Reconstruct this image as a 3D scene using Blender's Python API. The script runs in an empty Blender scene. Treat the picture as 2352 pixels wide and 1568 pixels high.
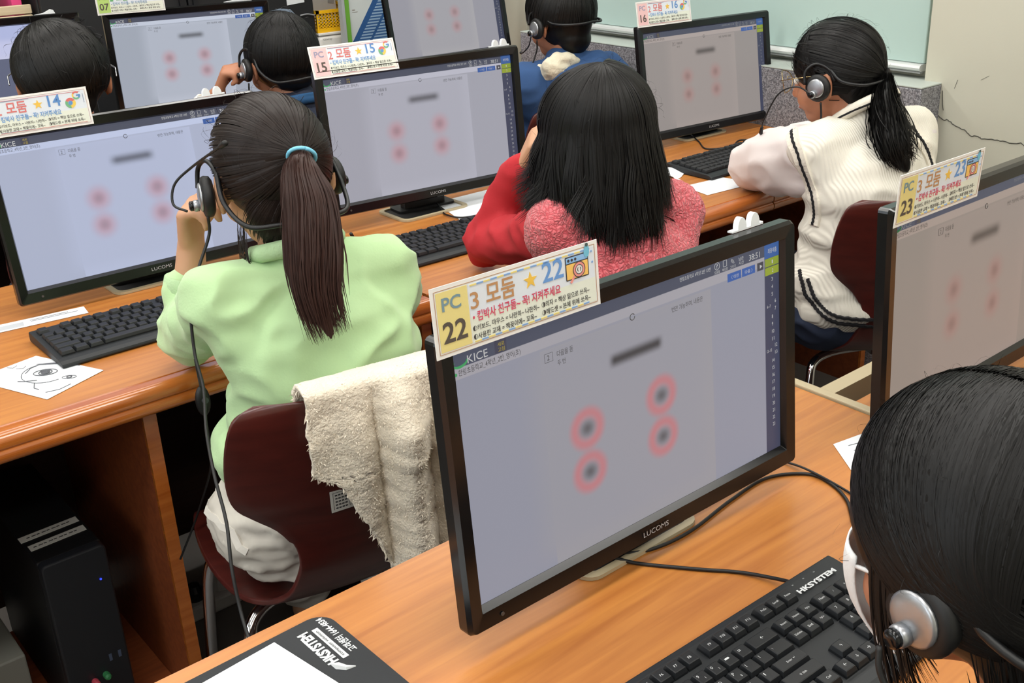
import bpy, bmesh, math, random
import numpy as np
from mathutils import Vector, Matrix, Euler, noise
from mathutils.bvhtree import BVHTree

random.seed(7)
SC = bpy.context.scene
COL = SC.collection
PI = math.pi

# ------------------------------------------------------------------ camera, light, exposure
CAM_F = 2507.038            # focal length in pixels of a 2352 x 1568 frame
CAM_C = (1306.929, 749.460)  # principal point (the photograph is cropped off-centre)
CAM_R = ((0.74395668, -0.6679425, -0.01952645), (-0.27255601, -0.27663456, -0.92151318), (0.61011613, 0.69088793, -0.38785587))
cam = bpy.data.cameras.new('camera')
cam.sensor_fit = 'HORIZONTAL'
cam.sensor_width = 36.0
cam.lens = CAM_F / 2352 * 36.0
cam.shift_x = (1176 - CAM_C[0]) / 2352
cam.shift_y = (CAM_C[1] - 784) / 2352
cam.clip_start = 0.02
cob = bpy.data.objects.new('camera', cam)
COL.objects.link(cob)
rx, ry, rz = (Vector(r).normalized() for r in CAM_R)
cob.matrix_world = Matrix(((rx.x, -ry.x, -rz.x, 0), (rx.y, -ry.y, -rz.y, 0), (rx.z, -ry.z, -rz.z, 1.455), (0, 0, 0, 1)))
SC.camera = cob

world = bpy.data.worlds.new('World')
SC.world = world
world.use_nodes = True
world.node_tree.nodes['Background'].inputs[0].default_value = (0.55, 0.62, 0.7, 1)
world.node_tree.nodes['Background'].inputs[1].default_value = 0.3

SC.view_settings.view_transform = 'Standard'
SC.view_settings.look = 'None'
SC.view_settings.gamma = 1.0
SC.view_settings.use_curve_mapping = False
SC.view_settings.exposure = 0.0

CEIL = 2.65
LIGHT_SPOTS = [(x, y) for y in (-0.9, 0.55, 1.95, 3.4) for x in (-0.55, 0.75, 2.05)]
for lx, ly in LIGHT_SPOTS:
    L = bpy.data.lights.new('ceiling_panel_light', 'AREA')
    L.shape = 'RECTANGLE'; L.size = 1.15; L.size_y = 0.28
    L.energy = 8.3
    L.color = (1.0, 0.985, 0.955)
    lo = bpy.data.objects.new('ceiling_panel_light', L)
    COL.objects.link(lo)
    lo.location = (lx, ly, CEIL - 0.075)
# added soft daylight from unseen windows in the left wall
for wy in (0.4, 2.6):
    L = bpy.data.lights.new('window_daylight', 'AREA')
    L.shape = 'RECTANGLE'; L.size = 1.5; L.size_y = 1.2
    L.energy = 9.5; L.color = (0.86, 0.93, 1.0)
    lo = bpy.data.objects.new('window_daylight', L)
    COL.objects.link(lo)
    lo.location = (-1.93, wy, 1.7)
    lo.rotation_euler = (0, -PI / 2, 0)

# ------------------------------------------------------------------ helpers
def lin(c):
    return tuple(((v / 255) / 12.92 if v / 255 <= 0.04045 else ((v / 255 + 0.055) / 1.055) ** 2.4) for v in c)

MATS = {}
def mat(name, rgb=None, rough=0.5, metal=0.0, spec=0.5, var=0.0, vscale=20, bump=0.0, bscale=80, emit=None, estr=1.0, sheen=0.0, coat=0.0):
    if name in MATS: return MATS[name]
    m = bpy.data.materials.new(name); m.use_nodes = True
    nt = m.node_tree; b = nt.nodes['Principled BSDF']
    c = lin(rgb)
    b.inputs['Base Color'].default_value = (*c, 1)
    b.inputs['Roughness'].default_value = rough
    b.inputs['Metallic'].default_value = metal
    b.inputs['Specular IOR Level'].default_value = spec
    if coat: b.inputs['Coat Weight'].default_value = coat; b.inputs['Coat Roughness'].default_value = 0.12
    if sheen: b.inputs['Sheen Weight'].default_value = sheen
    tc = None
    if var or bump:
        tc = nt.nodes.new('ShaderNodeTexCoord')
    if var:
        n = nt.nodes.new('ShaderNodeTexNoise'); n.inputs['Scale'].default_value = vscale; n.inputs['Detail'].default_value = 4
        nt.links.new(tc.outputs['Object'], n.inputs['Vector'])
        mx = nt.nodes.new('ShaderNodeMix'); mx.data_type = 'RGBA'
        mx.inputs[6].default_value = (*[v * (1 - var) for v in c], 1)
        mx.inputs[7].default_value = (*[min(1, v * (1 + var)) for v in c], 1)
        nt.links.new(n.outputs['Fac'], mx.inputs[0]); nt.links.new(mx.outputs[2], b.inputs['Base Color'])
    if bump:
        n2 = nt.nodes.new('ShaderNodeTexNoise'); n2.inputs['Scale'].default_value = bscale; n2.inputs['Detail'].default_value = 3
        nt.links.new(tc.outputs['Object'], n2.inputs['Vector'])
        bp = nt.nodes.new('ShaderNodeBump'); bp.inputs['Strength'].default_value = bump; bp.inputs['Distance'].default_value = 0.003
        nt.links.new(n2.outputs['Fac'], bp.inputs['Height']); nt.links.new(bp.outputs['Normal'], b.inputs['Normal'])
    if emit:
        b.inputs['Emission Color'].default_value = (*lin(emit), 1); b.inputs['Emission Strength'].default_value = estr
    MATS[name] = m
    return m

def wood_mat(name, c1, c2, rough=0.3, coat=0.3, scale=1.0):
    m = bpy.data.materials.new(name); m.use_nodes = True
    nt = m.node_tree; b = nt.nodes['Principled BSDF']; lk = nt.links.new
    tc = nt.nodes.new('ShaderNodeTexCoord')
    mp = nt.nodes.new('ShaderNodeMapping'); mp.inputs['Scale'].default_value = (2.2 * scale, 34 * scale, 34 * scale)
    lk(tc.outputs['Object'], mp.inputs['Vector'])
    n = nt.nodes.new('ShaderNodeTexNoise'); n.inputs['Scale'].default_value = 2.2; n.inputs['Detail'].default_value = 7; n.inputs['Distortion'].default_value = 0.5
    lk(mp.outputs[0], n.inputs['Vector'])
    n2 = nt.nodes.new('ShaderNodeTexNoise'); n2.inputs['Scale'].default_value = 2.5; n2.inputs['Detail'].default_value = 2
    lk(tc.outputs['Object'], n2.inputs['Vector'])
    mx0 = nt.nodes.new('ShaderNodeMath'); mx0.operation = 'MULTIPLY_ADD'; mx0.inputs[1].default_value = 0.75
    lk(n.outputs['Fac'], mx0.inputs[0])
    m2 = nt.nodes.new('ShaderNodeMath'); m2.operation = 'MULTIPLY'; m2.inputs[1].default_value = 0.25
    lk(n2.outputs['Fac'], m2.inputs[0]); lk(m2.outputs[0], mx0.inputs[2])
    r = nt.nodes.new('ShaderNodeValToRGB')
    r.color_ramp.elements[0].position = 0.33; r.color_ramp.elements[0].color = (*lin(c1), 1)
    r.color_ramp.elements[1].position = 0.62; r.color_ramp.elements[1].color = (*lin(c2), 1)
    lk(mx0.outputs[0], r.inputs[0]); lk(r.outputs[0], b.inputs['Base Color'])
    b.inputs['Roughness'].default_value = rough
    b.inputs['Coat Weight'].default_value = coat; b.inputs['Coat Roughness'].default_value = 0.18
    MATS[name] = m
    return m

def granite_mat(name):
    m = bpy.data.materials.new(name); m.use_nodes = True
    nt = m.node_tree; b = nt.nodes['Principled BSDF']; lk = nt.links.new
    tc = nt.nodes.new('ShaderNodeTexCoord')
    v = nt.nodes.new('ShaderNodeTexVoronoi'); v.inputs['Scale'].default_value = 330
    lk(tc.outputs['Object'], v.inputs['Vector'])
    n = nt.nodes.new('ShaderNodeTexNoise'); n.inputs['Scale'].default_value = 130; n.inputs['Detail'].default_value = 4
    lk(tc.outputs['Object'], n.inputs['Vector'])
    r = nt.nodes.new('ShaderNodeValToRGB')
    e = r.color_ramp.elements
    e[0].position = 0.36; e[0].color = (*lin((92, 92, 98)), 1)
    e[1].position = 0.66; e[1].color = (*lin((158, 158, 163)), 1)
    e2 = e.new(0.5); e2.color = (*lin((124, 123, 127)), 1)
    mm = nt.nodes.new('ShaderNodeMix'); mm.data_type = 'FLOAT'; mm.inputs[0].default_value = 0.45
    s = nt.nodes.new('ShaderNodeSeparateColor'); lk(v.outputs['Color'], s.inputs[0])
    lk(n.outputs['Fac'], mm.inputs[2]); lk(s.outputs[0], mm.inputs[3])
    lk(mm.outputs[0], r.inputs[0]); lk(r.outputs[0], b.inputs['Base Color'])
    b.inputs['Roughness'].default_value = 0.45
    MATS[name] = m
    return m

def V(*a): return np.array(a, float)

class MB:
    """collects vertices and faces of one mesh"""
    def __init__(s): s.v = []; s.f = []; s.n = 0
    def add(s, verts, faces):
        verts = np.asarray(verts, float).reshape(-1, 3)
        s.v.append(verts); s.f += [tuple(int(i) + s.n for i in fc) for fc in faces]; s.n += len(verts)
        return s
    def box(s, x0, x1, y0, y1, z0, z1):
        v = [(x0, y0, z0), (x1, y0, z0), (x1, y1, z0), (x0, y1, z0), (x0, y0, z1), (x1, y0, z1), (x1, y1, z1), (x0, y1, z1)]
        return s.add(v, [(3, 2, 1, 0), (4, 5, 6, 7), (0, 1, 5, 4), (1, 2, 6, 5), (2, 3, 7, 6), (3, 0, 4, 7)])
    def tube(s, pts, r, n=8, caps=True):
        P = np.array(pts, float); m = len(P)
        rr = np.full(m, r) if np.isscalar(r) else np.array(r, float)
        T = np.gradient(P, axis=0); T /= np.linalg.norm(T, axis=1)[:, None] + 1e-12
        up = V(0, 0, 1) if abs(T[0][2]) < 0.9 else V(1, 0, 0)
        a = np.cross(T[0], up); a /= np.linalg.norm(a)
        vs = []
        for i in range(m):
            a = a - T[i] * (a @ T[i]); a /= np.linalg.norm(a) + 1e-12
            b = np.cross(T[i], a)
            for k in range(n):
                t = 2 * PI * k / n
                vs.append(P[i] + rr[i] * (a * math.cos(t) + b * math.sin(t)))
        fs = [(i * n + k, i * n + (k + 1) % n, (i + 1) * n + (k + 1) % n, (i + 1) * n + k) for i in range(m - 1) for k in range(n)]
        if caps: fs += [tuple(range(n - 1, -1, -1)), tuple((m - 1) * n + k for k in range(n))]
        return s.add(vs, fs)
    def lathe(s, prof, n=24, axis=(0, 0, 1), org=(0, 0, 0)):
        """prof: (radius, height) pairs, revolved about axis through org"""
        w = V(*axis); w /= np.linalg.norm(w)
        a = np.cross(w, V(0, 0, 1) if abs(w[2]) < 0.9 else V(1, 0, 0)); a /= np.linalg.norm(a); b = np.cross(w, a)
        o = V(*org); vs = []; m = len(prof)
        for r, h in prof:
            for k in range(n):
                t = 2 * PI * k / n
                vs.append(o + w * h + max(r, 1e-5) * (a * math.cos(t) + b * math.sin(t)))
        fs = [(i * n + k, i * n + (k + 1) % n, (i + 1) * n + (k + 1) % n, (i + 1) * n + k) for i in range(m - 1) for k in range(n)]
        fs += [tuple(range(n - 1, -1, -1)), tuple((m - 1) * n + k for k in range(n))]
        return s.add(vs, fs)
    def prism(s, poly, z0, z1, M=None):
        """extrude a 2D polygon (x, y) from z0 to z1; M optional 4x4"""
        n = len(poly)
        v = [(x, y, z0) for x, y in poly] + [(x, y, z1) for x, y in poly]
        if M is not None: v = [tuple(M @ Vector(p)) for p in v]
        fs = [tuple(range(n - 1, -1, -1)), tuple(range(n, 2 * n))] + [(i, (i + 1) % n, n + (i + 1) % n, n + i) for i in range(n)]
        return s.add(v, fs)
    def cap(s, p0, r0, p1, r1, n=12, m=4):
        """tapered capsule"""
        p0 = V(*p0); p1 = V(*p1); d = p1 - p0; L = np.linalg.norm(d)
        d = d / L if L > 1e-9 else V(0, 0, 1)
        prof = [(r0 * math.cos(t), -r0 * math.sin(t)) for t in np.linspace(PI / 2, 0, m + 1)] + [(r1 * math.cos(t), L + r1 * math.sin(t)) for t in np.linspace(0, PI / 2, m + 1)]
        return s.lathe(prof, n, d, p0)
    def ell(s, c, ax, Rm=None, n=18, m=10):
        vs = []; c = V(*c)
        for i in range(m + 1):
            t = PI * i / m
            for k in range(n):
                p = 2 * PI * k / n
                q = V(ax[0] * math.sin(t) * math.cos(p), ax[1] * math.sin(t) * math.sin(p), -ax[2] * math.cos(t)) 
                if i in (0, m): q = V(1e-5 * math.cos(p), 1e-5 * math.sin(p), -ax[2] * math.cos(t))
                if Rm is not None: q = Rm @ q
                vs.append(c + q)
        fs = [(i * n + k, i * n + (k + 1) % n, (i + 1) * n + (k + 1) % n, (i + 1) * n + k) for i in range(m) for k in range(n)]
        fs += [tuple(range(n - 1, -1, -1)), tuple(m * n + k for k in range(n))]
        return s.add(vs, fs)
    def grid(s, pts, rows, cols):
        fs = [(i * cols + k, i * cols + k + 1, (i + 1) * cols + k + 1, (i + 1) * cols + k) for i in range(rows - 1) for k in range(cols - 1)]
        return s.add(pts, fs)
    def verts(s): return np.concatenate(s.v) if s.v else np.zeros((0, 3))
    def mesh(s, name, off=None, smooth=False):
        v = s.verts()
        if off is not None: v = v - np.array(off)
        me = bpy.data.meshes.new(name); me.from_pydata(v.tolist(), [], s.f); me.validate()
        if smooth: me.shade_smooth()
        return me
    def build(s, name, m, parent=None, off=None, smooth=False, loc=None, rot=None):
        return obj(name, s.mesh(name, off, smooth), m, parent, loc, rot)

def obj(name, me, m=None, parent=None, loc=None, rot=None):
    o = bpy.data.objects.new(name, me); COL.objects.link(o)
    if m is not None and me is not None and not me.materials: me.materials.append(m)
    if parent is not None: o.parent = parent
    if loc is not None: o.location = loc
    if rot is not None: o.rotation_euler = rot
    return o

def tag(o, label, cat, group=None):
    o['label'] = label; o['category'] = cat
    if group: o['group'] = group
    return o

def thing(name, label, cat, loc=(0, 0, 0), rotz=0.0, group=None):
    o = bpy.data.objects.new(name, None); COL.objects.link(o)
    o.empty_display_size = 0.05
    o.location = loc; o.rotation_euler = (0, 0, rotz)
    return tag(o, label, cat, group)

def struct(o):
    o['kind'] = 'structure'
    return o

def bevel(o, w=0.004, seg=2, ang=0.6):
    b = o.modifiers.new('bevel', 'BEVEL'); b.width = w; b.segments = seg; b.limit_method = 'ANGLE'; b.angle_limit = ang
    return o

def copy_tree(o, parent=None):
    c = o.copy(); COL.objects.link(c); c.parent = parent
    for ch in list(o.children): copy_tree(ch, c)
    return c

def rrect(x0, x1, y0, y1, r, n=5):
    P = []
    for cx, cy, a0 in ((x1 - r, y0 + r, -PI / 2), (x1 - r, y1 - r, 0), (x0 + r, y1 - r, PI / 2), (x0 + r, y0 + r, PI)):
        for k in range(n + 1):
            t = a0 + PI / 2 * k / n
            P.append((cx + r * math.cos(t), cy + r * math.sin(t)))
    return P

def catmull(P, n=8):
    P = [np.array(p, float) for p in P]
    Q = [2 * P[0] - P[1]] + P + [2 * P[-1] - P[-2]]
    out = []
    for i in range(1, len(Q) - 2):
        for k in range(n):
            t = k / n
            out.append(0.5 * ((2 * Q[i]) + (-Q[i - 1] + Q[i + 1]) * t + (2 * Q[i - 1] - 5 * Q[i] + 4 * Q[i + 1] - Q[i + 2]) * t * t + (-Q[i - 1] + 3 * Q[i] - 3 * Q[i + 1] + Q[i + 2]) * t ** 3))
    out.append(P[-1])
    return out

# --- text as flat meshes (built-in typeface)
TEXT = {}
WORK = bpy.data.scenes.new('workbench')      # holds source shapes while they are turned into meshes; removed at the end
_tc = bpy.data.curves.new('lettering_source', 'FONT'); _tc.size = 1.0; _tc.resolution_u = 3
_to = bpy.data.objects.new('lettering_source', _tc); WORK.collection.objects.link(_to)
def text_geo(s, bold=0.0):
    k = (s, bold)
    if k not in TEXT:
        _tc.body = s; _tc.offset = bold
        vl = WORK.view_layers[0]; vl.update()
        me = bpy.data.meshes.new_from_object(_to.evaluated_get(vl.depsgraph))
        v = np.array([tuple(p.co) for p in me.vertices]).reshape(-1, 3); f = [tuple(p.vertices) for p in me.polygons]
        bpy.data.meshes.remove(me)
        if len(v):
            v[:, :2] -= v[:, :2].min(0)
        TEXT[k] = (v, f)
    return TEXT[k]

def put_text(mb, s, x, y, w=None, h=None, z=0.0, bold=0.0, M=None):
    """fit text s into the box with lower-left corner (x, y), width w and height h, at height z of the xy plane"""
    v, f = text_geo(s, bold)
    if not len(v): return
    W, H = v[:, 0].max(), v[:, 1].max()
    sx = w / W if w else h / H
    sy = h / H if h else sx
    q = np.stack([x + v[:, 0] * sx, y + v[:, 1] * sy, np.full(len(v), z)], 1)
    if M is not None: q = np.array([tuple(M @ Vector(p)) for p in q])
    mb.add(q, f)

# --- fuse many overlapping solids into one continuous skin
def fuse(mb, voxel=0.006, smooth=6, factor=0.5):
    me = mb.mesh('fuse_source')
    o = bpy.data.objects.new('fuse_source', me); WORK.collection.objects.link(o)
    r = o.modifiers.new('r', 'REMESH'); r.mode = 'VOXEL'; r.voxel_size = voxel
    if smooth:
        sm = o.modifiers.new('s', 'SMOOTH'); sm.factor = factor; sm.iterations = smooth
    vl = WORK.view_layers[0]; vl.update()
    out = bpy.data.meshes.new_from_object(o.evaluated_get(vl.depsgraph))
    bpy.data.objects.remove(o); bpy.data.meshes.remove(me)
    out.shade_smooth()
    return out

def mesh_np(me):
    v = np.empty(len(me.vertices) * 3); me.vertices.foreach_get('co', v); v = v.reshape(-1, 3)
    n = np.empty(len(me.vertices) * 3); me.vertices.foreach_get('normal', n)
    return v, n.reshape(-1, 3)

def set_np(me, v):
    me.vertices.foreach_set('co', np.ascontiguousarray(v, float).ravel()); me.update()

def wrinkle(me, amp, freq, stretch=(1, 1, 1), ridge=False, seed=0.0):
    v, n = mesh_np(me)
    S = np.array(stretch) * freq
    d = np.array([noise.noise(Vector((p * S + seed).tolist())) for p in v])
    if ridge: d = 0.6 - np.abs(d) * 2.2
    set_np(me, v + n * (d * amp)[:, None])

def shift_mesh(me, off):
    v, n = mesh_np(me); set_np(me, v - np.array(off))

def bvh_of(me):
    return BVHTree.FromPolygons([tuple(v.co) for v in me.vertices], [tuple(p.vertices) for p in me.polygons])

def ribbon_on(mb, bv, pts, width, off=0.002, thick=0.0015, zig=0.0):
    """lay a flat band along points projected on to a surface"""
    P = []; N = []
    for p in pts:
        h = bv.find_nearest(Vector(p))
        P.append(np.array(h[0])); N.append(np.array(h[1]))
    P = np.array(P); N = np.array(N)
    for _ in range(2):
        N[1:-1] = (N[:-2] + N[1:-1] + N[2:]) / 3
    T = np.gradient(P, axis=0); T /= np.linalg.norm(T, axis=1)[:, None] + 1e-9
    B = np.cross(T, N); B /= np.linalg.norm(B, axis=1)[:, None] + 1e-9
    m = len(P); vs = []
    for i in range(m):
        z = zig * (1 if i % 2 else -1)
        c = P[i] + N[i] * off + B[i] * z
        vs += [c + B[i] * width / 2 - N[i] * (off + 0.003), c + B[i] * width / 2 + N[i] * thick, c - B[i] * width / 2 + N[i] * thick, c - B[i] * width / 2 - N[i] * (off + 0.003)]
    fs = [(i * 4 + k, i * 4 + (k + 1) % 4, (i + 1) * 4 + (k + 1) % 4, (i + 1) * 4 + k) for i in range(m - 1) for k in range(4)]
    fs += [(3, 2, 1, 0), tuple((m - 1) * 4 + k for k in range(4))]
    mb.add(vs, fs)

# --- small node-graph language for the screens
class N:
    def __init__(s, nt, sock): s.nt = nt; s.k = sock
    def _m(s, op, *o):
        nd = s.nt.nodes.new('ShaderNodeMath'); nd.operation = op
        for i, q in enumerate((s,) + o):
            if isinstance(q, N): s.nt.links.new(q.k, nd.inputs[i])
            else: nd.inputs[i].default_value = q
        return N(s.nt, nd.outputs[0])
    def __add__(s, o): return s._m('ADD', o)
    def __sub__(s, o): return s._m('SUBTRACT', o)
    def __mul__(s, o): return s._m('MULTIPLY', o)
    def abs(s): return s._m('ABSOLUTE')
    def sqrt(s): return s._m('SQRT')
    def max(s, o): return s._m('MAXIMUM', o)
    def smooth(s, a, b):
        nd = s.nt.nodes.new('ShaderNodeMapRange'); nd.interpolation_type = 'SMOOTHSTEP'
        nd.inputs['From Min'].default_value = a; nd.inputs['From Max'].default_value = b
        s.nt.links.new(s.k, nd.inputs['Value'])
        return N(s.nt, nd.outputs[0])
    def inv(s): return s._m('MULTIPLY_ADD', -1.0, 1.0)
# ------------------------------------------------------------------ materials used in many places
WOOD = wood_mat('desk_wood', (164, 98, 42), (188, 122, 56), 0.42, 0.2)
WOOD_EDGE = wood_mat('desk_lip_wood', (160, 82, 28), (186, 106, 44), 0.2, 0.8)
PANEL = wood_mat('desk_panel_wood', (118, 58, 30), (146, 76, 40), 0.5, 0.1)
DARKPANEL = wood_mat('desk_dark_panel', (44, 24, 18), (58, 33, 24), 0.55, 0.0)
BLACK = mat('black_gloss_plastic', (11, 12, 14), 0.2, spec=0.45)
BLACKM = mat('black_matte_plastic', (16, 17, 19), 0.45)
BLACKR = mat('black_rubber', (12, 12, 13), 0.55)
BEIGE = mat('beige_plastic', (176, 162, 132), 0.5)
PAPER = mat('white_paper', (226, 230, 234), 0.85, var=0.02)
CARD = mat('white_card', (232, 232, 230), 0.6)
CHROME = mat('chrome', (215, 215, 218), 0.1, metal=1.0)
SILVER = mat('brushed_silver', (172, 174, 178), 0.36, metal=0.85)
CREAM = mat('cream_wall', (196, 194, 178), 0.8, var=0.03, vscale=6, bump=0.08, bscale=120)
INK = mat('black_ink', (45, 45, 48), 0.8)

# ------------------------------------------------------------------ the room
X0, X1, Y0, Y1 = -2.0, 2.73, -1.8, 5.6
m = MB().box(X0 - 0.1, X1 + 1.6, Y0 - 0.1, Y1 + 0.1, -0.1, 0.0)
struct(m.build('floor', mat('floor_vinyl', (92, 87, 82), 0.45, var=0.12, vscale=5)))
struct(MB().box(X0 - 0.1, X1 + 1.6, Y0 - 0.1, Y1 + 0.1, CEIL, CEIL + 0.1).build('ceiling', mat('ceiling_white', (225, 225, 220), 0.9)))
struct(MB().box(X0 - 0.1, X1 + 1.6, Y1, Y1 + 0.1, 0, CEIL).build('wall_back', CREAM))
struct(MB().box(X0 - 0.1, X1 + 1.6, Y0 - 0.1, Y0, 0, CEIL).build('wall_front', CREAM))
# left wall with two openings for the added, unseen windows
w = MB()
for y0, y1, z0, z1 in ((Y0, -0.35, 0, CEIL), (1.15, 1.85, 0, CEIL), (3.35, Y1, 0, CEIL), (-0.35, 1.15, 0, 1.1), (1.85, 3.35, 0, 1.1), (-0.35, 1.15, 2.3, CEIL), (1.85, 3.35, 2.3, CEIL)):
    w.box(X0 - 0.1, X0, y0, y1, z0, z1)
struct(w.build('wall_left', CREAM))
ALU = mat('white_window_frame', (222, 224, 224), 0.4)
GLASS = mat('daylit_window_glass', (225, 235, 240), 0.1, emit=(228, 238, 250), estr=1.1)  # glowing panes, added with the unseen windows
for i, y0 in enumerate((-0.35, 1.85)):  # unseen windows, added as the source of the soft daylight
    root = struct(bpy.data.objects.new('window_%d' % (i + 1), None)); COL.objects.link(root); root.location = (X0, y0 + 0.75, 1.1)
    fr = MB()
    for a in (-0.75, 0.72): fr.box(-0.08, -0.02, a, a + 0.03, 0, 1.2)
    fr.box(-0.08, -0.02, -0.015, 0.015, 0, 1.2); fr.box(-0.08, -0.02, -0.75, 0.75, 0, 0.03); fr.box(-0.08, -0.02, -0.75, 0.75, 1.17, 1.2)
    fr.build('window_frame', ALU, root)
    for a in (-0.72, 0.015): MB().box(-0.06, -0.054, a, a + 0.705, 0.03, 1.17).build('pane', GLASS, root)
# right wall: cream wall with the recess that holds the board
WR = X1                      # face of the cream wall
w = MB().box(WR, WR + 0.1, Y0, 1.60, 0, CEIL)
w.box(WR + 0.05, WR + 0.1, 1.60, 3.3, 0, CEIL)
w.box(WR, WR + 0.1, 3.3, 3.45, 0, CEIL)
w.box(WR, WR + 0.9, 3.45, 3.55, 0, CEIL)
w.box(WR + 0.9, WR + 1.0, 3.45, Y1, 0, CEIL)
wr = struct(w.build('wall_right', CREAM))
# crack and pencil marks on the cream wall
cr = MB()
def on_wall(pts, r=0.0022):
    P = []
    for y, z in pts: P.append((WR - 0.0008, y, z))
    cr.tube(P, r, 5)
random.seed(3)
CR0 = [(1.552, 0.812), (1.533, 0.800), (1.517, 0.802), (1.499, 0.790), (1.466, 0.782), (1.448, 0.769), (1.423, 0.771), (1.414, 0.765), (1.377, 0.769), (1.346, 0.768), (1.305, 0.771), (1.26, 0.752)]
jag = []
for (a, b), (c, d) in zip(CR0[:-1], CR0[1:]):
    for k in range(4):
        t = k / 4
        jag.append((a + (c - a) * t, b + (d - b) * t + random.uniform(-0.002, 0.002)))
jag.append(CR0[-1])
on_wall(jag, 0.0012)
on_wall([(1.552, 0.872), (1.551, 0.826)], 0.001); on_wall([(1.543, 0.877), (1.538, 0.84), (1.534, 0.825)], 0.001)
on_wall([(1.502, 0.911), (1.509, 0.887)], 0.0005); on_wall([(1.415, 0.932), (1.437, 0.918)], 0.0004)
cr.build('crack', mat('crack_grey', (78, 78, 72), 0.9), wr)
# granite ledge under the board
LX = 2.632
led = MB().box(LX, WR + 0.05, 1.548, 3.22, 0.0, 0.893)
struct(bevel(led.build('trim_1', granite_mat('speckled_granite')), 0.004, 2))
cap = MB().box(LX - 0.0, WR + 0.05, 1.548, 3.22, 0.8932, 0.8975)
struct(bevel(cap.build('trim_2', mat('pale_stone_sill', (176, 184, 178), 0.5, var=0.06, vscale=12)), 0.001, 1))
# the board
bd = thing('whiteboard', 'pale mint green glass board with a white aluminium tray above granite ledge', 'board', (WR + 0.03, 2.45, 0.925))
bevel(MB().box(-0.008, 0.012, -0.83, 0.83, 0.012, 1.3).build('board_panel', mat('mint_glass', (178, 202, 196), 0.25, spec=0.5), bd), 0.002, 1)
t = MB().prism([(0.012, -0.008), (-0.022, -0.008), (-0.028, -0.004), (-0.030, 0.002), (-0.027, 0.008), (-0.021, 0.011), (0.012, 0.0115)], -0.83, 0.83, Matrix(((1, 0, 0, 0), (0, 0, 1, 0), (0, 1, 0, 0), (0, 0, 0, 1))))
t.build('tray', mat('white_aluminium', (206, 209, 208), 0.35, metal=0.2), bd)
MB().box(-0.024, -0.004, -0.83, 0.83, -0.013, -0.0085).build('tray_groove', mat('grey_groove', (140, 142, 142), 0.6), bd)

# ceiling lamps
LAMP = mat('lamp_diffuser', (250, 250, 245), 0.5, emit=(255, 252, 244), estr=5.0)
LAMPF = mat('lamp_frame', (230, 230, 228), 0.5)
for lx, ly in LIGHT_SPOTS:
    t = thing('ceiling_lamp', 'long white fluorescent ceiling lamp with frosted diffuser', 'lamp', (lx, ly, CEIL), 0, 'ceiling lamps in rows')
    MB().box(-0.62, 0.62, -0.17, 0.17, -0.05, 0).build('housing', LAMPF, t)
    MB().box(-0.6, 0.6, -0.15, 0.15, -0.06, -0.0505).build('diffuser', LAMP, t)

# ------------------------------------------------------------------ desks
DZ = 0.72
def desk_profile(y0, y1):
    """cross-section (y, z) of the top with its rounded front lip"""
    P = [(y1, DZ - 0.028), (y1, DZ), (y0 + 0.036, DZ)]
    P += [(y0 + 0.034, DZ - 0.002), (y0 + 0.031, DZ)]
    for t in np.linspace(90, 200, 14):
        P.append((y0 + 0.018 + 0.016 * math.cos(math.radians(t)), DZ - 0.016 + 0.016 * math.sin(math.radians(t))))
    P += [(y0 + 0.006, DZ - 0.024)]
    for t in np.linspace(150, 270, 12):
        P.append((y0 + 0.016 + 0.016 * math.cos(math.radians(t)), DZ - 0.034 + 0.014 * math.sin(math.radians(t))))
    P += [(y0 + 0.06, DZ - 0.048), (y0 + 0.06, DZ - 0.028)]
    return P

MYZ = Matrix(((0, 0, 1, 0), (1, 0, 0, 0), (0, 1, 0, 0), (0, 0, 0, 1)))
def hole_ring(root, cx, cy):
    """rounded beige frame in the table top with the black opening the monitor stem comes out of"""
    out = rrect(cx - 0.093, cx + 0.093, cy - 0.035, cy + 0.085, 0.02, 5); inn = rrect(cx - 0.083, cx + 0.083, cy - 0.025, cy + 0.075, 0.014, 5)
    m = MB(); n = len(out)
    vs = [(x, y, DZ + 0.0004) for x, y in out] + [(x, y, DZ + 0.005) for x, y in out] + [(x, y, DZ + 0.005) for x, y in inn] + [(x, y, DZ + 0.001) for x, y in inn]
    fs = []
    for a in range(3):
        fs += [(a * n + i, a * n + (i + 1) % n, (a + 1) * n + (i + 1) % n, (a + 1) * n + i) for i in range(n)]
    m.add(vs, fs).build('opening_frame', BEIGE, root, off=tuple(root.location))
    MB().prism(inn, DZ + 0.0004, DZ + 0.0012).build('opening', mat('dark_opening', (9, 9, 10), 0.7), root, off=tuple(root.location))  # flat plate; the shade inside the hole is put into its black

def desk(label, x0, x1, y0, y1, panels, holes, back=True, group=None):
    root = thing('computer_desk', label, 'desk', ((x0 + x1) / 2, (y0 + y1) / 2, 0), 0, group)
    off = tuple(root.location)
    P = desk_profile(y0, y1)
    top = MB().prism(P, x0 + 0.001, x1 - 0.001, MYZ).build('desk_top', WOOD, root, off=off)
    top.data.materials.append(WOOD_EDGE)
    for i, pf in enumerate(top.data.polygons):
        if i >= 4: pf.material_index = 1
    for px in panels:
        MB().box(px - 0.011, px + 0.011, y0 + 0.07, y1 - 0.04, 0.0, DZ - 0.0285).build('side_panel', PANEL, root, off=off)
        MB().box(px - 0.011, px + 0.011, y0 + 0.062, y0 + 0.0695, 0.0, DZ - 0.0485).build('panel_edging', WOOD_EDGE, root, off=off)
    if back:
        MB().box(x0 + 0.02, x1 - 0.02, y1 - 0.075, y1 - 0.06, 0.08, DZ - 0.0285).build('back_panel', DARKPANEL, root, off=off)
    for hx, hy in holes: hole_ring(root, hx, hy)
    return root

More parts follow.
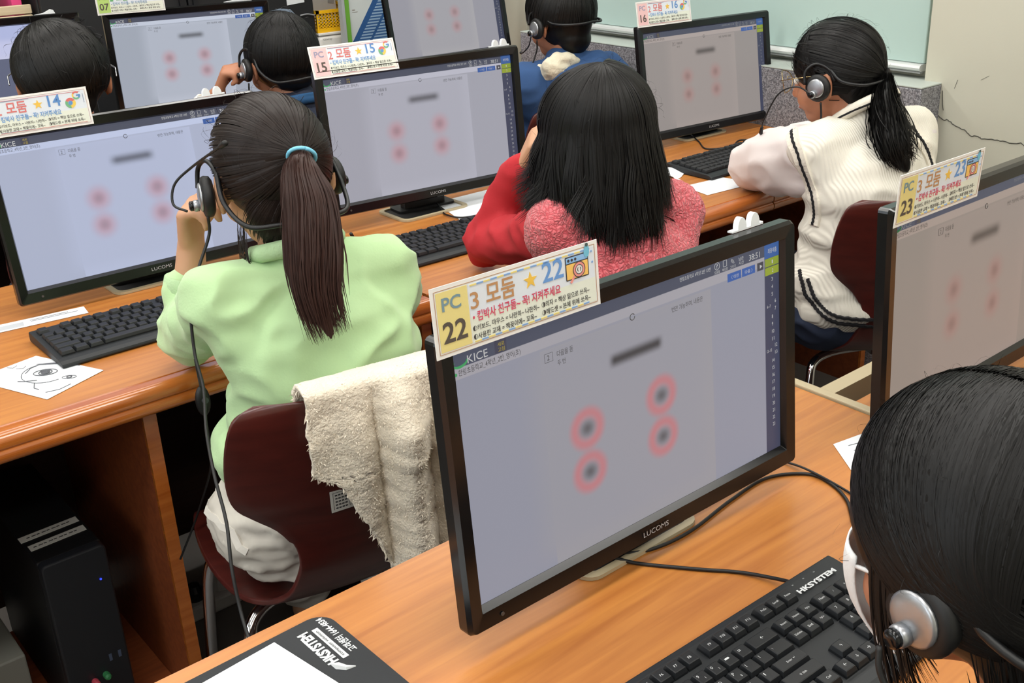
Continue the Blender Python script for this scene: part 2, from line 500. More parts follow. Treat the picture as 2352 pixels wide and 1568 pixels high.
R2a, R2b = 1.578, 2.235
desk('orange wood desk with PC bay under it, keyboard and eye drawing on top', 0.07, 1.062, R2a, R2b, (0.082, 0.535, 1.049), [(0.735, 2.055)])
desk('orange wood desk in front of the child with long loose hair', 1.068, 2.066, R2a, R2b, (1.081, 1.56, 2.053), [(1.385, 2.05)])
desk('orange wood desk end by the granite ledge', 2.068, 2.63, R2a, R2b, (2.615,), [(2.40, 2.12)])
desk('orange wood desk by the wall cabinets, monitor with green numbered card on it', 0.07, 1.95, 2.90, 3.56, (0.082, 0.52, 1.05, 1.72), [(0.85, 3.36), (1.48, 3.44)])
desk('orange wood desk under the monitor beside the far end of the granite ledge', 1.953, 2.60, 2.90, 3.56, (1.965, 2.585), [(2.37, 3.30)])
d3 = desk('light orange wood desk with the full black keyboard and mouse pad on it', -0.45, 1.245, 0.27, 0.922, (-0.43, 0.35, 1.225), [(0.77, 0.777)])
bevel(MB().box(1.2455, 1.262, 0.30, 0.925, 0.66, 0.7245).build('edge_strip', BEIGE, d3, off=tuple(d3.location)), 0.002, 2)
d4 = desk('orange wood desk with open cable well under the 23 monitor', 1.263, 2.25, 0.27, 0.80, (2.23,), [])
MB().box(1.263, 2.25, 0.842, 0.868, 0.66, 0.716).build('back_rail', BEIGE, d4, off=tuple(d4.location))
MB().box(1.263, 2.25, 0.8005, 0.8415, 0.60, 0.615).build('cable_tray', DARKPANEL, d4, off=tuple(d4.location))
MB().box(2.225, 2.25, 0.8005, 0.8415, 0.62, 0.716).build('end_block', BEIGE, d4, off=tuple(d4.location))

# ------------------------------------------------------------------ screens
def screen_mat(name, bg, page, kind='exam', dim=1.0, red=(192, 120, 126), soft=True):
    m = bpy.data.materials.new(name); m.use_nodes = True
    nt = m.node_tree; b = nt.nodes['Principled BSDF']; lk = nt.links.new
    uvn = nt.nodes.new('ShaderNodeUVMap'); sp = nt.nodes.new('ShaderNodeSeparateXYZ'); lk(uvn.outputs[0], sp.inputs[0])
    u, v = N(nt, sp.outputs[0]), N(nt, sp.outputs[1])
    state = {'c': None}
    def col(c): return (*[q * dim for q in lin(c)], 1)
    def over(mask, c):
        mx = nt.nodes.new('ShaderNodeMix'); mx.data_type = 'RGBA'
        lk(mask.k, mx.inputs[0])
        if state['c'] is None: mx.inputs[6].default_value = col(bg)
        else: lk(state['c'], mx.inputs[6])
        mx.inputs[7].default_value = col(c); state['c'] = mx.outputs[2]
    def rect(u0, u1, v0, v1, s=0.0012, t=None):
        t = t or s
        return u.smooth(u0 - s, u0 + s) * u.smooth(u1 - s, u1 + s).inv() * v.smooth(v0 - t, v0 + t) * v.smooth(v1 - t, v1 + t).inv()
    if kind == 'exam':
        over(rect(0.218, 0.745, -1, 0.895), page)
        mid = tuple((a + c) / 2 for a, c in zip(bg, page))
        # the photograph's soft patch over the questions
        over(rect(0.19, 0.72, 0.05, 0.9, 0.05, 0.06), tuple(0.35 * a + 0.65 * c for a, c in zip(bg, page)))
        bar = tuple(int(c * 0.45) for c in page)
        over(rect(0.415, 0.572, 0.728, 0.77, 0.022 if soft else 0.012, 0.034 if soft else 0.02), bar)
        for cu, cv in ((0.333, 0.515), (0.333, 0.328), (0.566, 0.517), (0.566, 0.331)):
            du = (u - cu) * 1.776; dv = v - cv
            r = (du * du + dv * dv).sqrt()
            if soft:
                over(r.smooth(0.015, 0.12).inv() * 0.52, red); over(r.smooth(0.0, 0.06).inv() * 0.35, tuple(int(c * 0.55) for c in page)); continue
            over(((r - 0.066).abs()).smooth(0.0, 0.042).inv() * 0.66, red)
            e = ((du * 0.9) * (du * 0.9) + dv * dv).sqrt()
            over(e.smooth(0.0, 0.055).inv() * 0.8, tuple(int(c * 0.5) for c in page))
        over(rect(-1, 2, 0.905, 0.948), tuple(min(255, int(c * 1.06)) for c in page))
        over(rect(-1, 2, 0.947, 2), (74, 78, 94))
        over(rect(0.944, 2, -1, 2), (60, 64, 86))
        over(rect(0.944, 2, 0.935, 2), (58, 92, 150))
        over(rect(0.946, 0.999, 0.897, 0.934), (134, 150, 52)); over(rect(0.946, 0.999, 0.857, 0.893), (142, 156, 50))
        over(rect(0.806, 0.856, 0.893, 0.93), (58, 92, 158)); over(rect(0.859, 0.908, 0.893, 0.93), (58, 92, 158))
        over(rect(0.916, 0.94, 0.893, 0.93), (66, 66, 74))
        over(rect(0.105, 0.135, 0.948, 0.999), (66, 66, 82))
    else:
        over(rect(-1, 2, 0.80, 2), (172, 180, 218)); over(rect(-1, 2, 0.70, 0.86, 0.001, 0.04), (190, 194, 226))
        over(rect(-1, 0.82, 0.22, 0.68), (92, 98, 122)); over(rect(0.94, 0.985, 0.45, 0.78), (92, 96, 118))
        over(rect(-1, 2, 0.06, 0.085), (60, 64, 84))
    lk(state['c'], b.inputs['Emission Color']); b.inputs['Emission Strength'].default_value = 1.0
    b.inputs['Base Color'].default_value = (0.012, 0.012, 0.014, 1); b.inputs['Roughness'].default_value = 0.38; b.inputs['Specular IOR Level'].default_value = 0.25
    return m

def emis(name, rgb):
    return mat(name, (8, 8, 8), 0.5, emit=rgb, estr=1.0)

SW, SH = 0.476, 0.268
def su(u): return (u - 0.5) * SW
def sv(v): return (v - 0.5) * SH
PXZ = Matrix(((1, 0, 0, 0), (0, 0, -1, 0), (0, 1, 0, 0), (0, 0, 0, 1)))    # xy plane -> upright xz plane facing -y

def text_lines(mb, rows, z=0.0009):
    for s, u, v, w, h in rows:
        put_text(mb, s, su(u), sv(v), w * SW, h * SH, z, 0.0, PXZ)

def monitor(label, x, y, zc, yaw, tilt, smat, lvl=2, tint=1.0, logo=True):
    root = thing('monitor', label, 'monitor', (x, y, DZ), math.radians(yaw), 'widescreen monitors on the desks')
    L = (0, 0, zc - DZ); Rr = (-math.radians(tilt), 0, 0)
    # frame: outer rounded outline, glossy step down to the panel
    o = rrect(-SW / 2 - 0.020, SW / 2 + 0.020, -SH / 2 - 0.0255, SH / 2 + 0.022, 0.006, 3)
    a = rrect(-SW / 2 - 0.017, SW / 2 + 0.017, -SH / 2 - 0.0225, SH / 2 + 0.019, 0.005, 3)
    b = rrect(-SW / 2 - 0.003, SW / 2 + 0.003, -SH / 2 - 0.005, SH / 2 + 0.003, 0.001, 3)
    c = rrect(-SW / 2, SW / 2, -SH / 2, SH / 2, 0.0006, 3)
    n = len(o); fr = MB()
    lay = [(o, 0.010), (o, -0.004), (a, -0.010), (b, -0.008), (c, -0.0005), (c, 0.002)]
    vs = [(px, yy, pz) for pl, yy in lay for px, pz in pl]
    fs = [(k * n + i, k * n + (i + 1) % n, (k + 1) * n + (i + 1) % n, (k + 1) * n + i) for k in range(len(lay) - 1) for i in range(n)]
    fs.append(tuple(range(n - 1, -1, -1)))
    fr.add(vs, fs).build('bezel', BLACK, root, loc=L, rot=Rr)
    bk = MB()
    lay = [(rrect(-0.245, 0.245, -0.152, 0.145, 0.01, 3), 0.0102), (rrect(-0.20, 0.20, -0.125, 0.11, 0.02, 3), 0.036), (rrect(-0.15, 0.15, -0.09, 0.08, 0.02, 3), 0.05)]
    vs = [(px, yy, pz) for pl, yy in lay for px, pz in pl]; n = len(lay[0][0])
    fs = [(k * n + i, k * n + (i + 1) % n, (k + 1) * n + (i + 1) % n, (k + 1) * n + i) for k in range(2) for i in range(n)] + [tuple(range(2 * n, 3 * n)), tuple(range(n - 1, -1, -1))]
    bk.add(vs, fs).build('back_cover', BLACKM, root, loc=L, rot=Rr)
    me = bpy.data.meshes.new('screen')
    me.from_pydata([(-SW / 2, 0, -SH / 2), (SW / 2, 0, -SH / 2), (SW / 2, 0, SH / 2), (-SW / 2, 0, SH / 2)], [], [(0, 1, 2, 3)])
    uvl = me.uv_layers.new(name='UVMap')
    for i, q in enumerate(((0, 0), (1, 0), (1, 1), (0, 1))): uvl.data[i].uv = q
    scr = obj('screen', me, smat, root, L, Rr)
    if logo:
        lg = MB(); put_text(lg, 'LUCOMS', -0.017, -SH / 2 - 0.0165, 0.040, 0.0062, 0.0103, 0.0, PXZ)
        lg.build('maker_lettering', mat('silver_print', (170, 172, 176), 0.4), root, loc=L, rot=Rr)
    bt = MB().lathe([(0.0022, 0), (0.0022, 0.0008)], 12, (0, -1, 0), (-SW / 2 + 0.02, -0.0098, -SH / 2 - 0.0145))
    bt.build('power_button', mat('button_grey', (70, 66, 64), 0.4), root, loc=L, rot=Rr)
    # stem and foot
    st = MB().prism([(-0.055, 0), (0.055, 0), (0.05, zc - DZ - 0.06), (-0.05, zc - DZ - 0.06)], -0.062, -0.038, PXZ)
    bevel(st.build('stem', BLACKM, root), 0.004, 2)
    ft = MB().prism(rrect(-0.075, 0.075, 0.024, 0.082, 0.012, 4), 0.0015, 0.007)
    ft.build('foot', BLACKM, root)
    # what is written on the screen
    wh = MB(); dk = MB(); ye = MB(); gr = MB()
    if lvl >= 1:
        text_lines(wh, [('KICE', 0.036, 0.953, 0.05, 0.03)])
        text_lines(ye, [('새로', 0.112, 0.974, 0.017, 0.016), ('고침', 0.112, 0.954, 0.017, 0.016)])
        text_lines(dk, [('한림초등학교_4학년_2반_영어(초)', 0.012, 0.913, 0.155, 0.028)])
        gr.prism([(su(0.005) + 0.0018 * math.cos(t), sv(0.926) + 0.0018 * math.sin(t)) for t in np.linspace(0, 2 * PI, 12)[:-1]], 0.0009, 0.001, PXZ)
        sw = [(su(0.018) + 0.008 * math.cos(t), sv(0.966) + 0.0042 * math.sin(t) + 0.001 * math.cos(t), -0.001) for t in np.linspace(2.6, 6.4, 16)]
        gr.tube([(p[0], -0.0012, p[1]) for p in sw], [0.0004 + 0.0009 * math.sin(PI * i / 15) for i in range(16)], 5)
        text_lines(wh, [('최종제출', 0.955, 0.957, 0.034, 0.022), ('38:51', 0.884, 0.956, 0.04, 0.026)])
        text_lines(wh, [('한림초등학교 4학년 2반 13번', 0.64, 0.972, 0.105, 0.018)])
        text_lines(wh, [('〈 이전', 0.818, 0.903, 0.026, 0.017), ('다음 〉', 0.868, 0.903, 0.028, 0.017)])
        text_lines(wh, [('도움말', 0.758, 0.951, 0.02, 0.013), ('메모장', 0.786, 0.951, 0.02, 0.013), ('그리기', 0.814, 0.951, 0.02, 0.013), ('남은', 0.846, 0.972, 0.018, 0.016), ('시간', 0.846, 0.953, 0.018, 0.016)])
        wh.prism([(su(0.924), sv(0.903)), (su(0.933), sv(0.912)), (su(0.924), sv(0.921))], 0.0009, 0.001, PXZ)
        # small tool icons: a ringed question mark, a note, a pencil
        text_lines(wh, [('?', 0.765, 0.974, 0.006, 0.018), ('✎', 0.818, 0.971, 0.012, 0.022)])
        wh.tube([(su(0.768) + 0.0042 * math.cos(t), -0.0009, sv(0.983) + 0.0042 * math.sin(t)) for t in np.linspace(0, 2 * PI, 15)], 0.0003, 4)
        wh.tube([(su(0.79), -0.0009, sv(0.97)), (su(0.79), -0.0009, sv(0.997)), (su(0.802), -0.0009, sv(0.997)), (su(0.802), -0.0009, sv(0.97)), (su(0.79), -0.0009, sv(0.97))], 0.0003, 4)
        text_lines(dk, [('번만 가능하며, 내용은', 0.61, 0.855, 0.105, 0.024)])
        text_lines(dk, [('2', 0.235, 0.853, 0.006, 0.02), ('다음을 듣', 0.262, 0.853, 0.045, 0.024), ('두 번', 0.262, 0.818, 0.022, 0.022)])
        dk.tube([(su(q[0]), -0.0009, sv(q[1])) for q in ((0.228, 0.846), (0.25, 0.846), (0.25, 0.88), (0.228, 0.88), (0.228, 0.846))], 0.00025, 4)
        dk.tube([(su(0.485) + 0.0035 * math.cos(t), -0.0009, sv(0.9) + 0.0035 * math.sin(t)) for t in np.linspace(0.6, 2 * PI, 12)], 0.0005, 4)
    if lvl >= 2:
        nums = ['3', '4', '5'] + ['6', '7', '8', '9', '10', '11', '12', '13', '14', '15', '16', '17', '18', '19', '20', '21', '22', '23']
        for i, s in enumerate(nums):
            vv = 0.828 - i * 0.0352
            text_lines(wh, [(s, 0.968 + (0.012 if i in (3, 4, 9, 10) else 0), vv, 0.004 * len(s) + 0.001, 0.017)])
        text_lines(wh, [('6~7', 0.95, 0.706, 0.014, 0.014), ('12~13', 0.947, 0.495, 0.02, 0.014), ('1', 0.97, 0.908, 0.004, 0.016), ('2', 0.97, 0.868, 0.006, 0.016)])
    if lvl:
        k = '%d' % int(tint * 100)
        wh.build('screen_lettering', emis('screen_white_' + k, tuple(int(196 * tint) for _ in range(3))), scr)
        dk.build('screen_lettering', emis('screen_ink_' + k, tuple(int(62 * tint) for _ in range(3))), scr)
        ye.build('screen_lettering', emis('screen_yellow_' + k, (int(176 * tint), int(158 * tint), int(52 * tint))), scr)
        gr.build('screen_emblem', emis('screen_green_' + k, (int(72 * tint), int(160 * tint), int(98 * tint))), scr)
        for q in scr.children: q['kind'] = 'stuff'
    return root

MON = {
    '22': (0.761, 0.745, 0.910, -0.4, 4.5), '15': (1.394, 2.047, 0.917, -5.0, 4.7), '16': (2.41, 2.103, 0.898, -3.9, 7.6),
    '14': (0.732, 2.049, 0.901, -1.1, 7.9), '07': (1.471, 3.439, 0.921, -8.0, 0.5), '08': (2.368, 3.302, 0.978, -0.9, 10.3),
    '23': (1.408, 0.70, 0.903, 0.0, 3.5), '06': (0.85, 3.35, 0.945, -2.0, 6.0)}
monitor('black monitor with the yellow 22 card, nearest the full keyboard', *MON['22'], screen_mat('screen_22', (142, 143, 156), (150, 148, 154), red=(196, 106, 110), soft=False), 2, 0.95)
monitor('black monitor with the yellow 23 card beside the bowed dark head', *MON['23'], screen_mat('screen_23', (140, 130, 122), (150, 136, 128), red=(158, 112, 106)), 2, 0.62)
monitor('black monitor with the pink 14 card behind the girl in light green', *MON['14'], screen_mat('screen_14', (168, 175, 198), (178, 186, 212)), 2, 1.0)
monitor('black monitor with the pink 15 card in front of the long loose hair', *MON['15'], screen_mat('screen_15', (158, 158, 169), (172, 172, 184)), 2, 0.95)
monitor('black monitor with the pink 16 card before the mint board', *MON['16'], screen_mat('screen_16', (146, 139, 136), (158, 148, 144), red=(170, 118, 114)), 2, 0.72)
monitor('black monitor with the green 07 card before the dark cabinet', *MON['07'], screen_mat('screen_07', (158, 165, 178), (182, 188, 202)), 1, 1.0)
monitor('black monitor between the blue striped notice panel and the child in blue hood', *MON['08'], screen_mat('screen_08', (148, 147, 156), (164, 162, 166), red=(180, 124, 126)), 2, 0.85)
monitor('black monitor showing a lavender web page behind the short dark hair', *MON['06'], screen_mat('screen_06', (196, 198, 224), (190, 190, 215), 'web'), 0, 1.0)

# ------------------------------------------------------------------ cards standing on the monitors
def star(cx, cy, r, k=0.42):
    return [(cx + (r if i % 2 == 0 else r * k) * math.sin(PI * i / 5), cy + (r if i % 2 == 0 else r * k) * math.cos(PI * i / 5)) for i in range(10)]
def disc(cx, cy, r, n=20, a0=0, a1=2 * PI):
    return [(cx + r * math.cos(t), cy + r * math.sin(t)) for t in np.linspace(a0, a1, n + 1)[:n if a1 - a0 > 6.28 else None]]
def arc_band(mb, cx, cy, r0, r1, a0, a1, z, n=14):
    T = np.linspace(a0, a1, n); s = MM
    vs = [(cx * s + r0 * s * math.cos(t), cy * s + r0 * s * math.sin(t), z) for t in T] + [(cx * s + r1 * s * math.cos(t), cy * s + r1 * s * math.sin(t), z) for t in T]
    vs = [tuple(PXZ @ Vector(p)) for p in vs]
    mb.add(vs, [(n + i, n + i + 1, i + 1, i) for i in range(n - 1)])
MM = 0.001
def sign(num, team, mon, label, tilt=0.0, theme='yellow', dx=0.0, dz=0.0, up=0.132):
    mx, my, mz, yaw, mt = MON[mon]
    yw = math.radians(yaw); t = math.radians(mt)
    ux = V(math.cos(yw), math.sin(yw), 0); nf = V(-math.sin(yw), math.cos(yw), 0)
    uz = V(0, 0, math.cos(t)) + nf * math.sin(t); nn = np.cross(ux, uz)
    p = V(mx, my, mz) + ux * (-0.261 + dx) + uz * (up + 0.007 + dz) + nn * 0.0125
    root = thing('name_card', label, 'sign', tuple(p), yw, 'numbered cards on the monitors')
    rot = (-(t + math.radians(tilt)), 0, 0)
    bord, pan, team_c, num_c, line_c, pc_c = {
        'yellow': ((178, 142, 112), (226, 212, 140), (186, 140, 96), (104, 152, 214), (208, 74, 104), (118, 146, 158)),
        'pink': ((186, 160, 160), (230, 190, 192), (210, 118, 116), (92, 140, 200), (104, 152, 206), (150, 150, 176)),
        'green': ((150, 170, 150), (176, 208, 116), (96, 168, 110), (92, 140, 200), (120, 150, 180), (90, 120, 70))}[theme]
    def P(poly): return [(a * MM, b * MM) for a, b in poly]
    card = MB().prism(P([(0, 0), (200, 0), (200, 67), (0, 67)]), -0.0008, 0.0, PXZ).build('card', CARD, root, rot=rot)
    def part(mb, nm, m):
        q = mb.build(nm, m, card)
        if nm in ('lettering', 'dashes', 'rule'): q['kind'] = 'stuff'
    def bar(mb, x0, x1, y0, y1, z=0.0003): mb.prism(P([(x0, y0), (x1, y0), (x1, y1), (x0, y1)]), z - 0.0002, z, PXZ)
    mb = MB()
    for q in ((4, 196, 3.6, 4.2), (4, 196, 62.8, 63.4), (3.6, 4.2, 4, 63), (195.8, 196.4, 4, 63)): bar(mb, *q)
    part(mb, 'border', mat('card_border_' + theme, bord, 0.7))
    mb = MB(); bar(mb, 5.5, 40, 5.5, 61.5); part(mb, 'number_panel', mat('card_panel_' + theme, pan, 0.7))
    mb = MB(); bar(mb, 41, 194.5, 5, 30, 0.00025); part(mb, 'text_panel', mat('card_text_panel', (224, 230, 218), 0.7))
    mb = MB(); bar(mb, 41, 194.5, 30, 61.5, 0.00025); part(mb, 'title_panel', mat('card_title_panel', (218, 226, 236), 0.7))
    mb = MB(); put_text(mb, 'PC', 11 * MM, 43 * MM, 21 * MM, 13 * MM, 0.0006, 0.02, PXZ); part(mb, 'lettering', mat('card_pc_' + theme, pc_c, 0.7))
    def wide(s, h, bd): g = text_geo(s, bd)[0]; return min(27, g[:, 0].max() / g[:, 1].max() * h)
    nw = wide(num, 20, 0.02); mb = MB(); put_text(mb, num, (22.5 - nw / 2) * MM, 13 * MM, nw * MM, 20 * MM, 0.0006, 0.02, PXZ); part(mb, 'number', mat('card_number', (84, 76, 70), 0.7))
    mb = MB(); put_text(mb, team, 42 * MM, 37 * MM, 9.5 * MM, 16 * MM, 0.0006, 0.01, PXZ); put_text(mb, '모둠', 60 * MM, 37 * MM, 34 * MM, 20 * MM, 0.0006, 0.02, PXZ)
    part(mb, 'lettering', mat('card_team_' + theme, team_c, 0.7))
    mb = MB(); nw = wide(num, 20, 0.015); put_text(mb, num, (141 - nw / 2) * MM, 40 * MM, nw * MM, 20 * MM, 0.0006, 0.015, PXZ); part(mb, 'number', mat('card_big_' + theme, num_c, 0.7))
    mb = MB().prism(P(star(113, 47, 8.5)), 0.0002, 0.0006, PXZ); part(mb, 'star', mat('card_star', (232, 190, 80), 0.7))
    mb = MB(); put_text(mb, '• 컴박사 친구들~ 꼭! 지켜주세요', 43 * MM, 24.5 * MM, 106 * MM, 10 * MM, 0.0006, 0.02, PXZ); part(mb, 'lettering', mat('card_line_' + theme, line_c, 0.7))
    mb = MB()
    for s, x, y, wd in (('◐키보드, 마우스 = 나란히~ 나란히~', 42, 15.6, 79), ('◐사용한 교재 = 책꽂이에~ 꼬옥~', 42, 7.6, 75), ('◑의자 = 책상 밑으로 쓰윽~', 124, 16.2, 62), ('◑헤드셋 = 본체 위에 쏘옥~', 124, 8.2, 63)):
        put_text(mb, s, x * MM, y * MM, wd * MM, 6.0 * MM, 0.0006, 0.012, PXZ)
    part(mb, 'lettering', mat('card_ink', (66, 64, 64), 0.8))
    if theme == 'yellow':
        bl, yl = MB(), MB()
        for i in range(18):
            (bl if i % 2 else yl).prism(P(rrect(43 + i * 7.9, 50.6 + i * 7.9, 59.0, 60.6, 0.7, 2)), 0.0003, 0.0006, PXZ)
            (bl if i % 2 else yl).prism(P(rrect(43 + i * 7.9, 50.6 + i * 7.9, 5.2, 6.8, 0.7, 2)), 0.0003, 0.0006, PXZ)
        for q in ((188, 60, 1.4), (191.5, 57, 1.1), (192, 46, 1.2)): bl.prism(P(disc(*q, 10)), 0.0003, 0.0006, PXZ)
        part(bl, 'dashes', mat('card_dash_blue', (130, 166, 214), 0.7)); part(yl, 'dashes', mat('card_dash_yellow', (226, 208, 128), 0.7))
        o = MB(); o.prism(P(rrect(157, 187, 34, 58, 1.2, 2)), 0.0003, 0.0005, PXZ); part(o, 'icon', mat('icon_outline', (62, 60, 66), 0.7))
        o = MB(); bar(o, 158.2, 185.8, 35.2, 50.2, 0.0007); part(o, 'icon', mat('icon_orange', (240, 194, 104), 0.7))
        o = MB(); bar(o, 158.2, 185.8, 51.4, 56.8, 0.0007); part(o, 'icon', mat('icon_sky', (140, 186, 232), 0.7))
        o = MB()
        for q in (161, 165.5, 170): o.prism(P(disc(q, 54.1, 1.5, 10)), 0.0007, 0.0009, PXZ)
        arc_band(o, 174, 43, 7.2, 8.0, 0, 2 * PI, 0.0011, 24); arc_band(o, 174, 43, 4.3, 5.0, 0, 2 * PI, 0.0011, 24)
        put_text(o, '( )', 171.4 * MM, 40.8 * MM, 5.2 * MM, 4.4 * MM, 0.0011, 0.03, PXZ)
        part(o, 'icon', mat('icon_outline', (62, 60, 66), 0.7))
        o = MB().prism(P(disc(174, 43, 4.6, 20)), 0.0007, 0.0009, PXZ); part(o, 'icon', CARD)
        o = MB(); arc_band(o, 174, 43, 4.6, 7.6, 0, 2 * PI, 0.0010, 24); o.prism(P([(169.5, 37.8), (167.8, 39.4), (161.5, 32.2), (163.6, 30.6)]), 0.0008, 0.001, PXZ)
        part(o, 'icon', mat('icon_pink', (232, 150, 142), 0.7))
        # small standing figure on top of the window icon
        o = MB().prism(P([(181, 57), (183, 64), (185.5, 64.5), (188, 63.5), (188.5, 57), (187, 53), (183, 53)]), 0.0008, 0.001, PXZ); part(o, 'icon', mat('icon_teal', (112, 186, 214), 0.7))
        o = MB().prism(P(disc(185.4, 65, 1.9, 12)), 0.0009, 0.0012, PXZ); part(o, 'icon', mat('icon_hair', (70, 90, 90), 0.7))
    elif theme == 'pink':
        ln = MB(); bar(ln, 43, 188, 60.0, 60.8, 0.0006); bar(ln, 43, 190, 5.6, 6.4, 0.0006); part(ln, 'rule', mat('card_rule_red', (206, 130, 130), 0.7))
        ln = MB(); bar(ln, 43, 100, 58.9, 59.6, 0.0006); bar(ln, 43, 100, 6.6, 7.2, 0.0006); bar(ln, 191, 191.8, 40, 56, 0.0006); part(ln, 'rule', mat('card_rule_blue', (120, 140, 170), 0.7))
        RED, YEL, GRN, BLU = (mat('emblem_red', (212, 112, 108), 0.7), mat('emblem_yellow', (232, 200, 96), 0.7), mat('emblem_green', (112, 176, 132), 0.7), mat('emblem_blue', (92, 146, 204), 0.7))
        d = PI / 180
        for mm_, a0, a1 in ((RED, 30, 150), (GRN, 150, 270), (YEL, 270, 390)):
            o = MB(); arc_band(o, 168, 42, 4.0, 9.0, a0 * d, a1 * d, 0.0006, 12); part(o, 'emblem', mm_)
        o = MB().prism(P(disc(168, 42, 3.5, 18)), 0.0004, 0.0007, PXZ); part(o, 'emblem', BLU)
        for mm_, a0, a1 in ((RED, 45, 150), (YEL, 150, 210), (GRN, 210, 310), (BLU, 310, 358)):
            o = MB(); arc_band(o, 180, 54, 4.4, 7.2, a0 * d, a1 * d, 0.0008, 12)
            if mm_ is BLU: bar(o, 180, 187, 52.6, 55.2, 0.0008)
            part(o, 'emblem', mm_)
    else:
        o = MB().prism(P([(172, 46), (166, 40), (168, 33), (176, 33), (178, 40)]), 0.0004, 0.0007, PXZ); part(o, 'icon', mat('icon_blue', (90, 130, 196), 0.7))
        o = MB().prism(P(disc(172, 39, 2.4, 12)), 0.0007, 0.0009, PXZ); part(o, 'icon', CARD)
    return root

sign('22', '3', '22', 'white card with yellow panel numbered 22 by the cream fleece jacket', 0)
sign('23', '3', '23', 'white card with yellow panel numbered 23 beside the white knitted vest', -6, dx=0.004, up=0.126)
sign('14', '2', '14', 'white card with pink panel numbered 14 below the short dark hair', 0, 'pink')
sign('15', '2', '15', 'white card with pink panel numbered 15 leaning back on a monitor', 13, 'pink')
sign('16', '2', '16', 'white card with pink panel numbered 16 before the mint board', 2, 'pink', up=0.146)
sign('07', '1', '07', 'white card with light green panel numbered 07 on a monitor', 3, 'green', dx=-0.01, up=0.143)

# white two-humped plastic clips on the top rims
EAR = mat('white_ear_plastic', (228, 230, 232), 0.45)
def ears(mon, u0, label):
    mx, my, mz, yaw, mt = MON[mon]; yw = math.radians(yaw); t = math.radians(mt)
    root = thing('monitor_clip', label, 'clip', (mx, my, mz), yw, 'white clips on the monitor rims')
    m = MB()
    poly = [(u0 - 0.004, 0), (u0 - 0.004, 0.002)] + [(u0 + 0.013 + 0.0075 * math.cos(a), 0.002 + 0.0135 * math.sin(a)) for a in np.linspace(PI, 0, 10)]
    poly += [(u0 + 0.036 + 0.0080 * math.cos(a), 0.002 + 0.0145 * math.sin(a)) for a in np.linspace(PI, 0, 10)] + [(u0 + 0.050, 0.003), (u0 + 0.050, 0)]
    m.prism(poly, -0.018, -0.010, PXZ)
    m.build('eared_plate', EAR, root, loc=(0, (SH / 2 + 0.0225) * math.sin(t), (SH / 2 + 0.0225) * math.cos(t)), rot=(-t, 0, 0))
ears('22', 0.172, 'white plastic clip with two humps on monitor rim beside the white vest')
ears('15', 0.195, 'white plastic clip with two humps on monitor rim beside the blue hood')
ears('14', 0.155, 'white plastic clip with two humps on monitor rim behind the brown ponytail')
def flap(mon, u0, u1, label):
    mx, my, mz, yaw, mt = MON[mon]; yw = math.radians(yaw); t = math.radians(mt)
    m = MB().prism([(u0, 0), (u1, 0), (u1 - 0.004, 0.010), (u1 - 0.012, 0.012), (u0 + 0.03, 0.004)], -0.02, -0.012, PXZ)
    o = m.build('monitor_clip', EAR, None, loc=tuple(V(mx, my, mz) + (SH / 2 + 0.0225) * V(-math.sin(yw) * math.sin(t), math.cos(yw) * math.sin(t), math.cos(t))), rot=(-t, 0, yw))
    tag(o, label, 'clip', 'white clips on the monitor rims')
flap('06', 0.14, 0.20, 'flat pale clip on rim of the lavender web page monitor')
flap('07', 0.12, 0.21, 'flat pale clip on rim of the 07 monitor')
# ------------------------------------------------------------------ keyboards
KU = 0.01905
KEYM = mat('black_key_plastic', (27, 29, 32), 0.42, spec=0.4)
KBM = mat('keyboard_body_plastic', (30, 33, 36), 0.5, spec=0.4)
KLEG = mat('white_legend', (205, 208, 210), 0.6)
key_cache = {}
def key_mesh(w, h):
    k = (round(w, 3), round(h, 3))
    if k not in key_cache:
        a, b = w * KU / 2, h * KU / 2; m = MB()
        lv = [(0.0006, 0.0), (0.0010, 0.0035), (0.0026, 0.0078), (0.0034, 0.0084)]
        vs = []
        for ins, z in lv:
            oy = 0.0006 if z > 0.004 else 0
            vs += [(-a + ins, -b + ins + oy, z), (a - ins, -b + ins + oy, z), (a - ins, b - ins + oy, z), (-a + ins, b - ins + oy, z)]
        fs = [(i * 4 + q, i * 4 + (q + 1) % 4, (i + 1) * 4 + (q + 1) % 4, (i + 1) * 4 + q) for i in range(3) for q in range(4)] + [(12, 13, 14, 15)]
        me = m.add(vs, fs).mesh('key'); me.materials.append(KEYM); key_cache[k] = me
    return key_cache[k]
